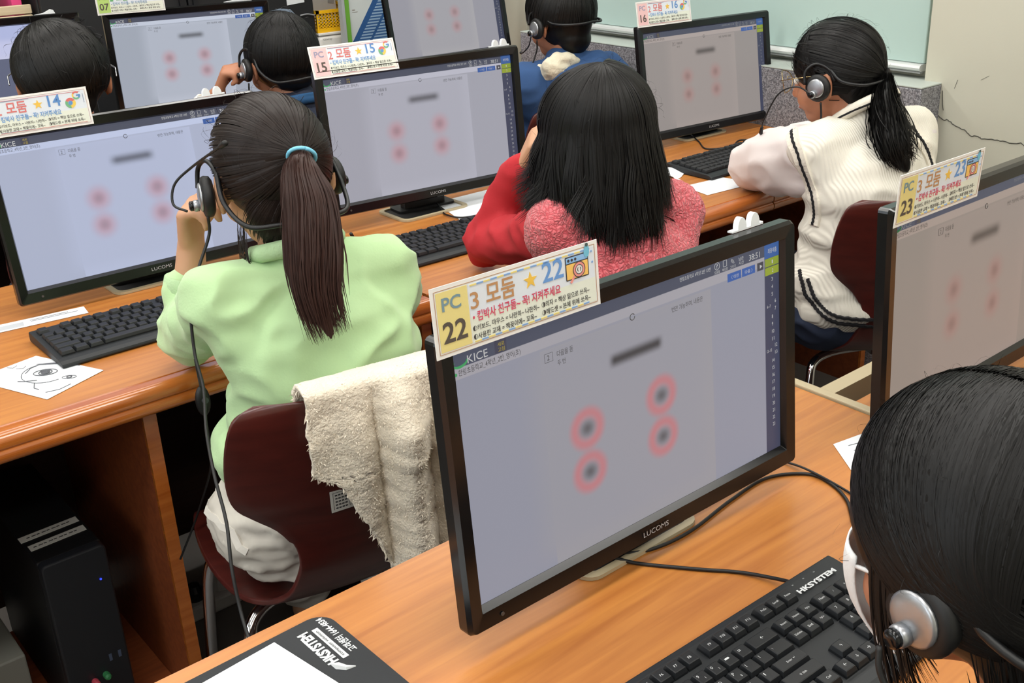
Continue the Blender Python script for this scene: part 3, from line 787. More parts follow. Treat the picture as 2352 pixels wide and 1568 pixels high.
def key_layout():
    K = []
    yF, y1, y2, y3, y4, y5 = 0.0555, 0.0290, 0.0290 - KU, 0.0290 - 2 * KU, 0.0290 - 3 * KU, 0.0290 - 4 * KU
    for s, x in [('Esc', 0)] + [('F%d' % (i + 1), 2 + i) for i in range(4)] + [('F%d' % (i + 5), 6.5 + i) for i in range(4)] + [('F%d' % (i + 9), 11 + i) for i in range(4)] + [('PrtSc', 15.25), ('Scroll', 16.25), ('Pause', 17.25)]:
        K.append((s, x, yF, 1, 1))
    for i, s in enumerate('`1234567890-='): K.append((s, i, y1, 1, 1))
    K.append(('←', 13, y1, 2, 1)); K.append(('Tab', 0, y2, 1.5, 1))
    for i, s in enumerate('QWERTYUIOP[]'): K.append((s, 1.5 + i, y2, 1, 1))
    K.append(('\\', 13.5, y2, 1.5, 1)); K.append(('Caps', 0, y3, 1.75, 1))
    for i, s in enumerate("ASDFGHJKL;'"): K.append((s, 1.75 + i, y3, 1, 1))
    K.append(('Enter ↵', 12.75, y3, 2.25, 1)); K.append(('⇧ Shift', 0, y4, 2.25, 1))
    for i, s in enumerate('ZXCVBNM,./'): K.append((s, 2.25 + i, y4, 1, 1))
    K.append(('⇧ Shift', 12.25, y4, 2.75, 1))
    for s, x, w in (('Ctrl', 0, 1.25), ('Win', 1.25, 1.25), ('Alt', 2.5, 1.25), ('', 3.75, 6.25), ('한/영', 10, 1.25), ('Win', 11.25, 1.25), ('≡', 12.5, 1.25), ('Ctrl', 13.75, 1.25)): K.append((s, x, y5, w, 1))
    for i, s in enumerate(('Insert', 'Home', 'PgUp')): K.append((s, 15.25 + i, y1, 1, 1))
    for i, s in enumerate(('Delete', 'End', 'PgDn')): K.append((s, 15.25 + i, y2, 1, 1))
    K.append(('↑', 16.25, y4, 1, 1))
    for i, s in enumerate(('←', '↓', '→')): K.append((s, 15.25 + i, y5, 1, 1))
    for r, row in zip((y1, y2, y3, y4), (('Num', '/', '*', '-'), ('7', '8', '9'), ('4', '5', '6'), ('1', '2', '3'))):
        for i, s in enumerate(row): K.append((s, 18.5 + i, r, 1, 1))
    K.append(('+', 21.5, (y2 + y3) / 2, 1, 2)); K.append(('Enter', 21.5, (y4 + y5) / 2, 1, 2))
    K.append(('0', 18.5, y5, 2, 1)); K.append(('.', 20.5, y5, 1, 1))
    return K
KEYS = key_layout()
KROT = 0.055
def keyboard(label, x, y, yaw, legends=False):
    root = thing('keyboard', label, 'keyboard', (x, y, DZ), math.radians(yaw), 'black keyboards on the desks')
    prof = [(-0.0800, 0.0015), (-0.0815, 0.004), (-0.0795, 0.008), (-0.072, 0.0115), (-0.062, 0.0130), (-0.0575, 0.0128), (0.070, 0.0199), (0.0765, 0.0196), (0.079, 0.016), (0.079, 0.004), (0.076, 0.0015)]
    b = MB().prism(prof, -0.2225, 0.2225, MYZ).build('body', KBM, root)
    bevel(b, 0.004, 2, 0.9)
    for s, ux, ky, w, h in KEYS:
        kx = -11.25 * KU + (ux + w / 2) * KU
        kz = 0.0128 + (ky + 0.0575) * 0.0557 - 0.001
        k = obj('key', key_mesh(w, h), None, root, (kx, ky - (0 if h == 1 else 0), kz), (KROT, 0, 0))
        if legends and s:
            mb = MB(); hh = 0.0036 if len(s) == 1 else (0.0030 if len(s) <= 3 else 0.0026)
            if s in '-=\\`.,/*+': hh = 0.0022
            v, f = text_geo(s); wd = v[:, 0].max() * hh / max(v[:, 1].max(), 1e-6) if len(v) else 0
            wd = min(wd, w * KU - 0.0085)
            if len(s) == 1 and ux < 15 and s not in '←':
                put_text(mb, s, -w * KU / 2 + 0.0045, 0.0012, wd, hh, 0.0085)
            else:
                put_text(mb, s, -wd / 2, -0.001, wd, hh, 0.0085)
            if s in 'QWERTYUIOP': put_text(mb, 'ㅂㅈㄷㄱㅅㅛㅕㅑㅐㅔ'['QWERTYUIOP'.index(s)], 0.0006, -0.0042, None, 0.003, 0.0085)
            if s.isdigit() and ux < 15: put_text(mb, ')!@#$%^&*('[int(s)], 0.0012, -0.0035, None, 0.003, 0.0085)
            if mb.n: mb.build('legend', KLEG, k)
    if legends:
        mb = MB(); M = Matrix.Translation((0, 0, 0.0128 + (0.0555 + 0.0575) * 0.0557 + 0.0004)) @ Matrix.Rotation(KROT, 4, 'X')
        put_text(mb, 'HKSYSTEM', 7.35 * KU, 0.0500, 0.062, 0.0068, 0.0, 0.04, M)
        mb.build('maker_lettering', KLEG, root)
        mb = MB()
        for i in range(3): mb.box((7.7 + i * 0.95) * KU, (7.7 + i * 0.95) * KU + 0.0022, 0.0665, 0.0678, 0.0198, 0.0202)
        mb.build('status_lamp', mat('lamp_grey', (120, 124, 124), 0.4), root)
    return root
keyboard('black keyboard before the 22 monitor with white legends and maker lettering', 0.668, 0.509, -1.5, True)
keyboard('black keyboard left of the girl in light green beside the eye drawing', 0.672, 1.832, 0.5)
keyboard('black keyboard beside the red sleeved elbow', 1.352, 1.822, -1)
keyboard('black keyboard beside the white sleeved arm and blank sheet', 2.262, 1.842, 1)

# ------------------------------------------------------------------ papers, mouse pad, cables
def sheet(name, label, pts, z=0.0012, marks=None, curl=None, cat='paper', thick=0.0004):
    c = np.mean(pts, 0)
    P = [(p[0] - c[0], p[1] - c[1]) for p in pts]
    root = thing(name, label, cat, (c[0], c[1], DZ))
    m = MB().prism(P, z - thick, z).build('sheet', PAPER, root)
    if marks:
        mk = MB()
        for line, r in marks: mk.tube([(x - c[0], y - c[1], z + r * 1.2) for x, y in line], r * 1.5, 4)
        mk.build('pencil_lines', mat('pencil', (96, 98, 104), 0.8), m)
    return root
def arc(cx, cy, rx_, ry_, a0, a1, n=20, rot=0.0):
    out = []
    for t in np.linspace(a0, a1, n):
        x, y = rx_ * math.cos(t), ry_ * math.sin(t)
        out.append((cx + x * math.cos(rot) - y * math.sin(rot), cy + x * math.sin(rot) + y * math.cos(rot)))
    return out
eye = [(arc(0.425, 1.755, 0.036, 0.040, 0.3, 4.9, 26), 0.0004), (arc(0.425, 1.757, 0.018, 0.012, 0, 2 * PI, 20, -0.5), 0.0005),
       (arc(0.425, 1.757, 0.010, 0.010, 0, 2 * PI, 14), 0.0006), (arc(0.425, 1.757, 0.006, 0.006, 0, 2 * PI, 10), 0.001), (arc(0.425, 1.757, 0.003, 0.003, 0, 2 * PI, 8), 0.0012),
       (arc(0.447, 1.712, 0.011, 0.006, 0, 2 * PI, 14, -0.6), 0.0004), (arc(0.447, 1.712, 0.004, 0.004, 0, 2 * PI, 8), 0.0006),
       ([(0.400, 1.775), (0.412, 1.790), (0.428, 1.795), (0.455, 1.775)], 0.0005), ([(0.398, 1.726), (0.392, 1.708), (0.396, 1.698)], 0.0005), ([(0.405, 1.735), (0.388, 1.745), (0.381, 1.752)], 0.0005),
       ([(0.425, 1.80), (0.44, 1.79), (0.462, 1.768), (0.475, 1.745)], 0.0004), ([(0.40, 1.68), (0.42, 1.676), (0.44, 1.684)], 0.0004),
       ([(0.385, 1.82), (0.392, 1.812), (0.40, 1.818)], 0.0003), ([(0.395, 1.806), (0.404, 1.799), (0.41, 1.806)], 0.0003)]
sheet('drawing_sheet', 'paper with a pencil drawing of an eye beside a keyboard', [(0.330, 1.812), (0.436, 1.838), (0.497, 1.70), (0.394, 1.654)], marks=eye)
st = sheet('label_strip', 'narrow printed paper strip lying under the 14 monitor', [(0.36, 2.035), (0.352, 1.997), (0.571, 1.973), (0.576, 2.012)], marks=[([(0.48, 2.004), (0.56, 1.996)], 0.0003), ([(0.48, 2.010), (0.545, 2.004)], 0.0003)])
MB().prism([(0.0, -0.010), (0.048, -0.016), (0.052, 0.004), (0.003, 0.010)], 0.0012, 0.0015, Matrix.Translation((-0.048, 0.003, 0))).build('printed_box', mat('print_grey', (176, 180, 186), 0.8), st.children[0])
sheet('worksheet', 'white worksheet under the right side of the 15 monitor', [(1.436, 2.10), (1.393, 1.940), (1.56, 1.930), (1.64, 2.10)])
sheet('blank_sheet', 'blank white sheet on desk beside the white sleeved elbow', [(1.953, 1.773), (2.085, 1.760), (2.10, 1.665), (1.936, 1.679)])
fold = thing('folded_leaflet', 'small folded white leaflet standing on desk behind the loose hair', 'paper', (2.0, 1.87, DZ))
fm = MB()
Pf = catmull([(-0.05, 0.05, 0.001), (0.0, 0.02, 0.012), (0.02, -0.02, 0.004), (-0.015, -0.045, 0.0012)], 5)
fm.grid([q for p in Pf for q in ((p[0] - 0.03, p[1] - 0.01, p[2]), (p[0] + 0.03, p[1] + 0.012, p[2]))], len(Pf), 2)
fm.build('leaf', PAPER, fold); fl = MB().prism([(-0.055, -0.03), (-0.018, -0.05), (0.0, -0.045), (-0.04, -0.022)], 0.0005, 0.001); fl.build('leaf', PAPER, fold)
sheet('lined_paper', 'corner of a lined paper showing beside the bowed dark head', [(1.135, 0.745), (1.20, 0.733), (1.17, 0.63), (1.085, 0.675)], marks=[([(1.122 + 0.006 * i, 0.676 + 0.013 * i), (1.165 + 0.005 * i, 0.664 + 0.013 * i)], 0.0003) for i in range(5)])

mp = thing('mouse_pad', 'black mouse pad with white lettering and a paper on it', 'mouse pad', (0.44, 0.905, DZ), math.radians(1.5))
MB().prism(rrect(-0.245, -0.004, -0.22, -0.003, 0.022, 6), 0.0004, 0.003).build('pad', mat('pad_cloth', (42, 44, 47), 0.85, var=0.1, vscale=300), mp)
TM = Matrix(((0, -1, 0, 0), (1, 0, 0, 0), (0, 0, 1, 0), (0, 0, 0, 1)))     # lettering runs along +y, its top towards -x
lt = MB()
put_text(lt, 'HKSYSTEM', -0.082, 0.0345, 0.062, 0.0125, 0.0033, 0.05, TM)
put_text(lt, '고객센터 1644-4834', -0.080, 0.0105, 0.070, 0.0095, 0.0033, 0.03, TM)
lt.tube([tuple(TM @ Vector(p)) for p in ((-0.102, 0.028, 0.0033), (-0.098, 0.036, 0.0033), (-0.09, 0.041, 0.0033), (-0.082, 0.044, 0.0033))], [0.0006, 0.003, 0.0042, 0.001], 6)
lt.build('lettering', KLEG, mp)
lb = MB(); lb.prism([(-0.083, 0.0235), (-0.022, 0.0235), (-0.022, 0.0305), (-0.083, 0.0305)], 0.003, 0.0032, TM); lb.build('lettering_bar', KLEG, mp)
lt = MB(); put_text(lt, 'computer solution', -0.079, 0.025, 0.052, 0.0045, 0.0035, 0.0, TM); lt.build('lettering', INK, mp)
pp = sheet('blank_paper', 'blank white paper lying on the black mouse pad', [(0.372, 0.891), (0.20, 0.876), (0.205, 0.71), (0.40, 0.725)], z=0.0042)

def cable(name, label, pts, r=0.0021, m=None, n=8):
    o = MB().tube(catmull(pts, n), r, 7).build(name, m or BLACKR, None, smooth=True)
    return tag(o, label, 'cable')
z = DZ + 0.0025
cable('keyboard_cable', 'thin black cable from desk opening to the big keyboard', [(0.705, 0.80, z), (0.721, 0.766, DZ + 0.009), (0.742, 0.735, z), (0.783, 0.680, z), (0.814, 0.642, z), (0.828, 0.608, DZ + 0.006), (0.832, 0.580, DZ + 0.012)], 0.0022)
cable('headset_cable', 'long black cable looping over desk towards the bowed head', [(0.70, 0.80, z), (0.724, 0.768, DZ + 0.009), (0.766, 0.744, z), (0.831, 0.735, z), (0.924, 0.747, z), (0.997, 0.75, z), (1.042, 0.722, z), (1.046, 0.689, z), (1.027, 0.648, z), (0.98, 0.60, z), (0.97, 0.55, z)], 0.0022)
cable('mouse_cable', 'thin black cable from behind the 22 monitor crossing the loop', [(1.03, 0.84, z), (1.046, 0.768, z), (1.046, 0.722, DZ + 0.007), (1.045, 0.66, z), (1.03, 0.60, z)], 0.0016)
cable('keyboard_cable', 'thin black cable beside the worksheet under the 15 monitor', [(1.42, 2.07, DZ + 0.010), (1.405, 2.03, z), (1.391, 1.99, DZ + 0.004), (1.405, 1.948, DZ + 0.004), (1.477, 1.930, DZ + 0.004), (1.52, 1.905, DZ + 0.004), (1.53, 1.893, DZ + 0.012)], 0.002)
cable('keyboard_cable', 'black cable lying on desk behind the 16 monitor keyboard', [(2.36, 2.12, DZ + 0.010), (2.33, 2.06, z), (2.28, 1.985, z), (2.35, 1.955, z), (2.42, 1.985, z), (2.46, 1.95, z), (2.45, 1.915, DZ + 0.010)], 0.0022)
cable('power_cable', 'black power cable rising to the back of the 16 monitor', [(2.36, 2.15, DZ + 0.012), (2.395, 2.17, 0.76), (2.42, 2.165, 0.81), (2.43, 2.168, 0.835)], 0.003)

# ------------------------------------------------------------------ PC tower in the bay
tw = thing('computer_tower', 'slim black computer tower with paper labels in the desk bay', 'computer', (0.393, 1.90, 0.0))
bevel(MB().box(-0.053, 0.053, -0.165, 0.20, 0.06, 0.405).build('case', mat('tower_case', (17, 18, 20), 0.5), tw), 0.003, 2)
fr = MB().prism(rrect(-0.053, 0.053, 0.062, 0.408, 0.010, 4), 0.1655, 0.188, PXZ).build('front_panel', mat('tower_front', (24, 26, 30), 0.4, coat=0.2), tw)
bevel(fr, 0.003, 2)
MB().lathe([(0.0018, 0), (0.0018, 0.001)], 10, (0, -1, 0), (0.034, -0.1885, 0.345)).build('power_light', mat('blue_led', (30, 40, 200), 0.4, emit=(40, 60, 255), estr=2.5), fr)
for i, (px, c) in enumerate(((-0.012, (176, 62, 78)), (0.008, (44, 112, 66)))):
    MB().lathe([(0.0055, 0), (0.0062, 0.004), (0.0058, 0.014), (0.003, 0.018)], 12, (0, -1, 0.1), (px, -0.1885, 0.152 + i * 0.004)).build('audio_plug', mat('plug_%d' % i, c, 0.5), fr)
for px in (0.022, 0.038): MB().box(px - 0.0025, px + 0.0025, -0.1893, -0.1885, 0.178, 0.192).build('usb_port', mat('port_blue_grey', (70, 80, 100), 0.4), fr)
lt = MB(); put_text(lt, 'HKSYSTEM', -0.012, 0.092, 0.052, 0.0085, 0.1889, 0.03, PXZ); lt.build('maker_lettering', mat('grey_print', (150, 140, 128), 0.6), fr)
for i, (y0, x0, x1) in enumerate(((-0.085, -0.062, 0.047), (-0.122, -0.047, 0.047))):
    lb = MB().prism([(max(x0, -0.052), y0), (x1, y0 + 0.004), (x1, y0 + 0.024), (max(x0, -0.052), y0 + 0.02)], 0.4053, 0.4058).build('paper_label', mat('label_paper', (196, 194, 188), 0.8), tw)
    lt = MB()
    for q in range(9): lt.box(-0.04 + q * 0.0085, -0.035 + q * 0.0085 + 0.002 * (q % 2), y0 + 0.009 + q * 0.0004, y0 + 0.0115 + q * 0.0004, 0.4058, 0.4061)
    lt.build('label_print', INK, lb)
sh = MB().box(0.094, 0.5235, 1.66, 2.1, 0.035, 0.058).build('bay_shelf', PANEL, None)
sh2 = bpy.data.objects['computer_desk']; sh.location = -sh2.location; sh.parent = sh2
bx = thing('storage_box', 'grey box with white paper flap beside the computer tower', 'box', (0.21, 1.93, 0.0585))
bevel(MB().box(-0.09, 0.09, -0.14, 0.12, 0, 0.15).build('box_body', mat('box_grey', (112, 112, 104), 0.7), bx), 0.003, 2)
MB().box(-0.085, -0.01, -0.1415, -0.1405, 0.02, 0.13).build('paper_flap', PAPER, bx)
ad = thing('power_strip', 'white multi-socket strip with plugs on floor behind the chair', 'power strip', (0.70, 1.98, 0.0))
bevel(MB().box(-0.13, 0.13, -0.035, 0.035, 0, 0.035).build('strip_body', mat('strip_white', (200, 200, 196), 0.5), ad), 0.006, 2)
for i in range(4):
    MB().lathe([(0.02, 0), (0.02, 0.02), (0.012, 0.032)], 16, (0, 0, 1), (-0.09 + i * 0.06, 0, 0.0355)).build('plug', BLACKM if i % 2 else mat('strip_white', (200, 200, 196), 0.5), ad)

# ------------------------------------------------------------------ chairs
SHELL = wood_mat('dark_red_shell', (64, 23, 20), (84, 32, 27), 0.33, 0.35, 0.6)
def chair_shell():
    prof = [(0.185, 0.404, 0.150), (0.18, 0.414, 0.168), (0.165, 0.420, 0.180), (0.11, 0.414, 0.192), (0.04, 0.404, 0.196), (-0.04, 0.401, 0.190), (-0.10, 0.404, 0.174), (-0.145, 0.416, 0.150), (-0.178, 0.442, 0.128), (-0.197, 0.480, 0.116), (-0.209, 0.515, 0.112), (-0.217, 0.55, 0.118), (-0.224, 0.585, 0.138), (-0.230, 0.612, 0.166), (-0.235, 0.636, 0.188), (-0.240, 0.66, 0.198), (-0.25, 0.70, 0.202), (-0.262, 0.745, 0.199), (-0.272, 0.782, 0.190), (-0.276, 0.798, 0.178), (-0.278, 0.806, 0.155)]
    P = catmull([(a, b, c) for a, b, c in prof], 3)
    nc = 17; pts = []
    for i, (y, z, hw) in enumerate(P):
        back = max(0.0, min(1.0, (z - 0.50) / 0.12))
        for k in range(nc):
            s = -1 + 2 * k / (nc - 1)
            x = hw * s
            dy = 0.034 * back * (s * s) ; dz = 0.012 * (1 - back) * s * s if y < 0.15 else 0.008 * s * s
            pts.append((x, y + dy, z + (dz if back < 0.5 else 0)))
    me = MB().grid(pts, len(P), nc).mesh('shell', smooth=True)
    me.materials.append(SHELL)
    return me
SHELL_ME = chair_shell()
def leg_pts(sx, rear):
    # each leg: under the seat outwards, bend, then splayed down to the floor
    if rear: return catmull([(sx * 0.03, -0.06, 0.383), (sx * 0.11, -0.07, 0.382), (sx * 0.160, -0.085, 0.368), (sx * 0.178, -0.105, 0.33), (sx * 0.190, -0.14, 0.20), (sx * 0.202, -0.185, 0.012)], 6)
    return catmull([(sx * 0.03, 0.10, 0.383), (sx * 0.11, 0.105, 0.382), (sx * 0.160, 0.115, 0.368), (sx * 0.178, 0.13, 0.33), (sx * 0.188, 0.15, 0.20), (sx * 0.198, 0.175, 0.012)], 6)
def chair(label, x, y, yaw, tagpaper=False):
    root = thing('school_chair', label, 'chair', (x, y, 0), math.radians(yaw), 'dark red school chairs')
    o = obj('shell', SHELL_ME, None, root)
    s = o.modifiers.new('t', 'SOLIDIFY'); s.thickness = 0.010; s.offset = 0
    b = o.modifiers.new('b', 'BEVEL'); b.width = 0.003; b.segments = 2; b.limit_method = 'ANGLE'
    for sx in (-1, 1):
        for rear in (False, True):
            lg = MB().tube(leg_pts(sx, rear), 0.0105, 10).build('leg', CHROME, root, smooth=True)
            e = leg_pts(sx, rear)[-1]
            MB().lathe([(0.013, 0), (0.014, 0.004), (0.012, 0.022)], 12, (0, 0, 1), (e[0], e[1], 0.0005)).build('rubber_foot', BLACKR, lg)
    MB().box(-0.02, 0.02, -0.09, 0.14, 0.374, 0.390).build('seat_frame', CHROME, root)
    if tagpaper:
        lb = MB().prism([(-0.066, 0.606), (-0.010, 0.606), (-0.010, 0.640), (-0.066, 0.640)], 0.2375, 0.2385, PXZ).build('paper_tag', mat('label_paper', (196, 194, 188), 0.8), root)
        t = MB()
        for i in range(5):
            for q in range(4): t.box(-0.059 + q * 0.0048, -0.0556 + q * 0.0048, -0.2389, -0.2386, 0.6315 - i * 0.0052, 0.6335 - i * 0.0052)
            for q in range(5): t.box(-0.0355 + q * 0.0044, -0.0325 + q * 0.0044, -0.2389, -0.2386, 0.6315 - i * 0.0052, 0.6335 - i * 0.0052)
        t.tube([(-0.062, -0.2388, 0.610), (-0.062, -0.2388, 0.637), (-0.012, -0.2388, 0.637)], 0.0003, 4); t.tube([(-0.038, -0.2388, 0.610), (-0.038, -0.2388, 0.637)], 0.0003, 4)
        t.build('tag_print', INK, lb)
    return root
CH14 = chair('dark red shell chair with chrome legs and a cream fleece jacket hung on it', 0.733, 1.462, -9, True)
chair('dark red shell chair behind the white knitted vest', 2.16, 1.363, -30)
chair('dark red shell chair behind the long loose hair', 1.31, 1.46, 0)
chair('dark red shell chair behind the child in blue hood', 2.2, 2.66, 0)
chair('dark red shell chair behind the raised hand with white cuff', 1.40, 2.78, 0)
chair('dark red shell chair of the child with short dark hair and glasses', 0.76, 2.64, 0)
chair('dark red shell chair at desk with the full keyboard', 0.68, 0.20, 0)

# fleece jacket draped over the first chair
FLE = mat('cream_fleece', (234, 223, 203), 0.95, var=0.10, vscale=60, bump=0.9, bscale=260, sheen=0.3)
FLE2 = mat('cream_fleece_tips', (240, 230, 212), 0.95, var=0.08, vscale=30, sheen=0.2)
def lerp_tab(tab, z):
    for (z0, x0), (z1, x1) in zip(tab[:-1], tab[1:]):
        if z0 >= z >= z1: return x0 + (x1 - x0) * (z0 - z) / max(z0 - z1, 1e-6)
    return tab[-1][1] if z < tab[-1][0] else tab[0][1]
JL = [(0.83, -0.103), (0.763, -0.105), (0.709, -0.103), (0.694, -0.097), (0.686, -0.070), (0.657, -0.054), (0.607, -0.035), (0.547, -0.012), (0.49, 0.008), (0.40, 0.03), (0.33, 0.05)]
JRt = [(0.83, 0.19), (0.7, 0.205), (0.5, 0.20), (0.33, 0.18)]
def jacket():
    rows, cols = 190, 120; pts = []
    for i in range(rows):
        t = i / (rows - 1)
        for k in range(cols):
            s = k / (cols - 1)
            if t < 0.16:        # front flap, wraps over the rim
                a = t / 0.16
                z = 0.74 + 0.075 * min(1, a * 1.25) if a < 0.8 else 0.828
                x = lerp_tab(JL, 0.80) * (1 - s) + lerp_tab(JRt, 0.8) * s
                y = -0.235 - 0.02 * a if a < 0.8 else -0.262 - 0.018 * (a - 0.8) / 0.2
                dep = 0
            else:
                a = (t - 0.16) / 0.84
                z = 0.828 - a * 0.46
                xl = lerp_tab(JL, z); xr = lerp_tab(JRt, z)
                x = xl * (1 - s) + xr * s
                y = -0.292 + 0.05 * min(1, a * 2.0) * 0.35
                # folds: a deep groove running down from the rim, softer waves right of it
                g = -0.012 + (0.83 - z) * 0.06
                dx = x - g
                dep = 0.044 * math.exp(-((dx - 0.030) / 0.024) ** 2) - 0.018 * math.exp(-((dx) / 0.010) ** 2) + 0.014 * math.exp(-((dx + 0.035) / 0.022) ** 2)
                dep += 0.030 * math.exp(-((dx - 0.115) / 0.030) ** 2) - 0.010 * math.exp(-((dx - 0.075) / 0.012) ** 2)
                dep *= min(1, a * 6)
                # the turned-up sleeve end to the right of the groove
                if z > 0.69: dep += 0.016 * math.exp(-((dx - 0.06) / 0.05) ** 2) * min(1, (z - 0.69) * 60)
            nz = noise.noise(Vector((x * 30, z * 30, 1.3))) * 0.004 + (abs(noise.noise(Vector((x * 170, z * 120, 4.0)))) - 0.25) * 0.003
            pts.append((x + 0.003 * noise.noise(Vector((x * 40, z * 60, 9))), y - max(dep, -0.012) - 0.006 + nz, z))
    return pts, rows, cols
jr = thing('fleece_jacket', 'cream fluffy fleece jacket hung over a dark red chair back', 'jacket', tuple(CH14.location), CH14.rotation_euler[2])
pts, rows, cols = jacket()
jm = MB().grid(pts, rows, cols).mesh('jacket_cloth', smooth=True)
jo = obj('jacket_cloth', jm, FLE, jr)
sl = jo.modifiers.new('t', 'SOLIDIFY'); sl.thickness = 0.007; sl.offset = -1

def fur(me, count, length, width, seed, droop=0.4, spread=0.9, flip=False):
    """short flat tufts standing on a mesh"""
    rnd = np.random.RandomState(seed)
    v, n = mesh_np(me)
    polys = [tuple(p.vertices) for p in me.polygons]
    ar = np.array([p.area for p in me.polygons]); ar /= ar.sum()
    pick = rnd.choice(len(polys), count, p=ar)
    Q = np.array([polys[q] for q in pick]); w = rnd.dirichlet(np.ones(Q.shape[1]), count)
    c = (v[Q] * w[:, :, None]).sum(1); nn = n[Q].mean(1) * (-1 if flip else 1)
    nn /= np.linalg.norm(nn, axis=1)[:, None] + 1e-9
    # tufts lie in curly clumps: their lean follows a slow swirl over the cloth
    sw = np.array([noise.noise_vector(Vector((p * 45).tolist())) for p in c])
    d = nn * 0.55 + sw * spread + rnd.normal(0, 0.28, (count, 3)) + V(0, 0, -droop)
    d /= np.linalg.norm(d, axis=1)[:, None]
    b = np.cross(d, nn + rnd.normal(0, 0.5, (count, 3))); b /= np.linalg.norm(b, axis=1)[:, None] + 1e-9
    L = (length * rnd.uniform(0.6, 1.3, count))[:, None]; W = (width * rnd.uniform(0.7, 1.3, count))[:, None]
    dn = V(0, 0, -droop)
    mid = c + d * L * 0.55 + nn * L * 0.12; tip = c + d * L + dn * L * 0.3
    vs = np.stack([c - b * W / 2, c + b * W / 2, mid + b * W / 2, mid - b * W / 2, tip], 1).reshape(-1, 3)
    fs = []
    for i in range(0, count * 5, 5): fs += [(i, i + 1, i + 2, i + 3), (i + 3, i + 2, i + 4)]
    return MB().add(vs, fs)
v_, n_ = mesh_np(jm)
flipn = n_[(rows // 2) * cols + cols // 2][1] > 0
fo = fur(jm, 42000, 0.0085, 0.0017, 5, 0.35, 0.9, flipn).build('fleece_pile', FLE2, jr); fo['kind'] = 'stuff'

# ------------------------------------------------------------------ background behind the first row
CAB = mat('charcoal_cabinet', (26, 27, 30), 0.55, var=0.1, vscale=3)
cb = thing('tall_cabinet', 'tall charcoal cabinet with papers taped on behind the monitors', 'cabinet', (1.768, 4.35, 0))
bevel(MB().box(-0.53, 0.53, -0.2, 0.2, 0.0, 1.9).build('carcass', CAB, cb), 0.004, 2)
for i, x in enumerate((-0.525, 0.003)):
    d = bevel(MB().box(x, x + 0.522, -0.222, -0.2005, 0.05, 1.86).build('door', CAB, cb), 0.003, 2)
    MB().box(x + (0.49 if i == 0 else 0.015), x + (0.505 if i == 0 else 0.03), -0.236, -0.2225, 0.95, 1.15).build('handle', mat('dark_handle', (50, 51, 54), 0.35, metal=0.6), d)
pn = MB().prism([(0.408, 0.966), (0.486, 0.972), (0.486, 1.08), (0.408, 1.08)], 0.2226, 0.2236, PXZ).build('taped_notice', PAPER, cb)
pn = MB().prism([(0.374, 0.909), (0.451, 0.914), (0.418, 0.950), (0.376, 0.957), (0.330, 0.951)], 0.2228, 0.228, PXZ).build('taped_sheet', mat('blue_grey_sheet', (136, 152, 172), 0.6), cb)
MB().tube(catmull([(0.46, -0.226, 0.922), (0.49, -0.228, 0.925), (0.525, -0.226, 0.918)], 5), 0.003, 6).build('cord', mat('grey_cord', (150, 152, 156), 0.5), cb)
cb2 = thing('low_cabinet', 'black low cabinet beside the tall cabinet under the pale crate', 'cabinet', (0.65, 4.35, 0))
bevel(MB().box(-0.55, 0.57, -0.2, 0.2, 0.0, 0.88).build('carcass', CAB, cb2), 0.004, 2)
for x in (-0.545, 0.015): bevel(MB().box(x, x + 0.55, -0.222, -0.2005, 0.05, 0.86).build('door', CAB, cb2), 0.003, 2)
ck = thing('slatted_crate', 'pale wooden slatted crate with mint and pink things in it', 'crate', (0.97, 4.32, 0.8805))
PALE = wood_mat('pale_slat_wood', (196, 176, 142), (214, 196, 164), 0.6, 0.0)
for i in range(5): bevel(MB().box(-0.36, 0.255, -0.15, -0.135, 0.006 + i * 0.034, 0.036 + i * 0.034).build('slat', PALE, ck), 0.002, 1)
MB().box(-0.36, 0.255, 0.135, 0.15, 0.006, 0.15).build('back_board', PALE, ck); MB().box(-0.36, -0.345, -0.1345, 0.1345, 0.006, 0.15).build('end_board', PALE, ck); MB().box(0.24, 0.255, -0.1345, 0.1345, 0.006, 0.15).build('end_board', PALE, ck); MB().box(-0.3445, 0.2395, -0.1345, 0.1345, 0.0, 0.006).build('bottom', PALE, ck)
def simple(name, label, cat, m, x0, x1, y0, y1, z0, z1, bv=0.01):
    o = bevel(MB().box(x0, x1, y0, y1, z0, z1).build(name, m), bv, 3)
    return tag(o, label, cat)
simple('pink_folder', 'bright pink folder standing in the pale slatted crate', 'folder', mat('pink_card', (228, 70, 130), 0.6), 1.172, 1.206, 4.20, 4.42, 0.8875, 1.16, 0.004)
simple('mint_bin', 'pale mint plastic bin standing in the pale slatted crate', 'bin', mat('mint_plastic', (190, 216, 200), 0.5), 0.72, 1.10, 4.20, 4.42, 0.8875, 1.16, 0.02)

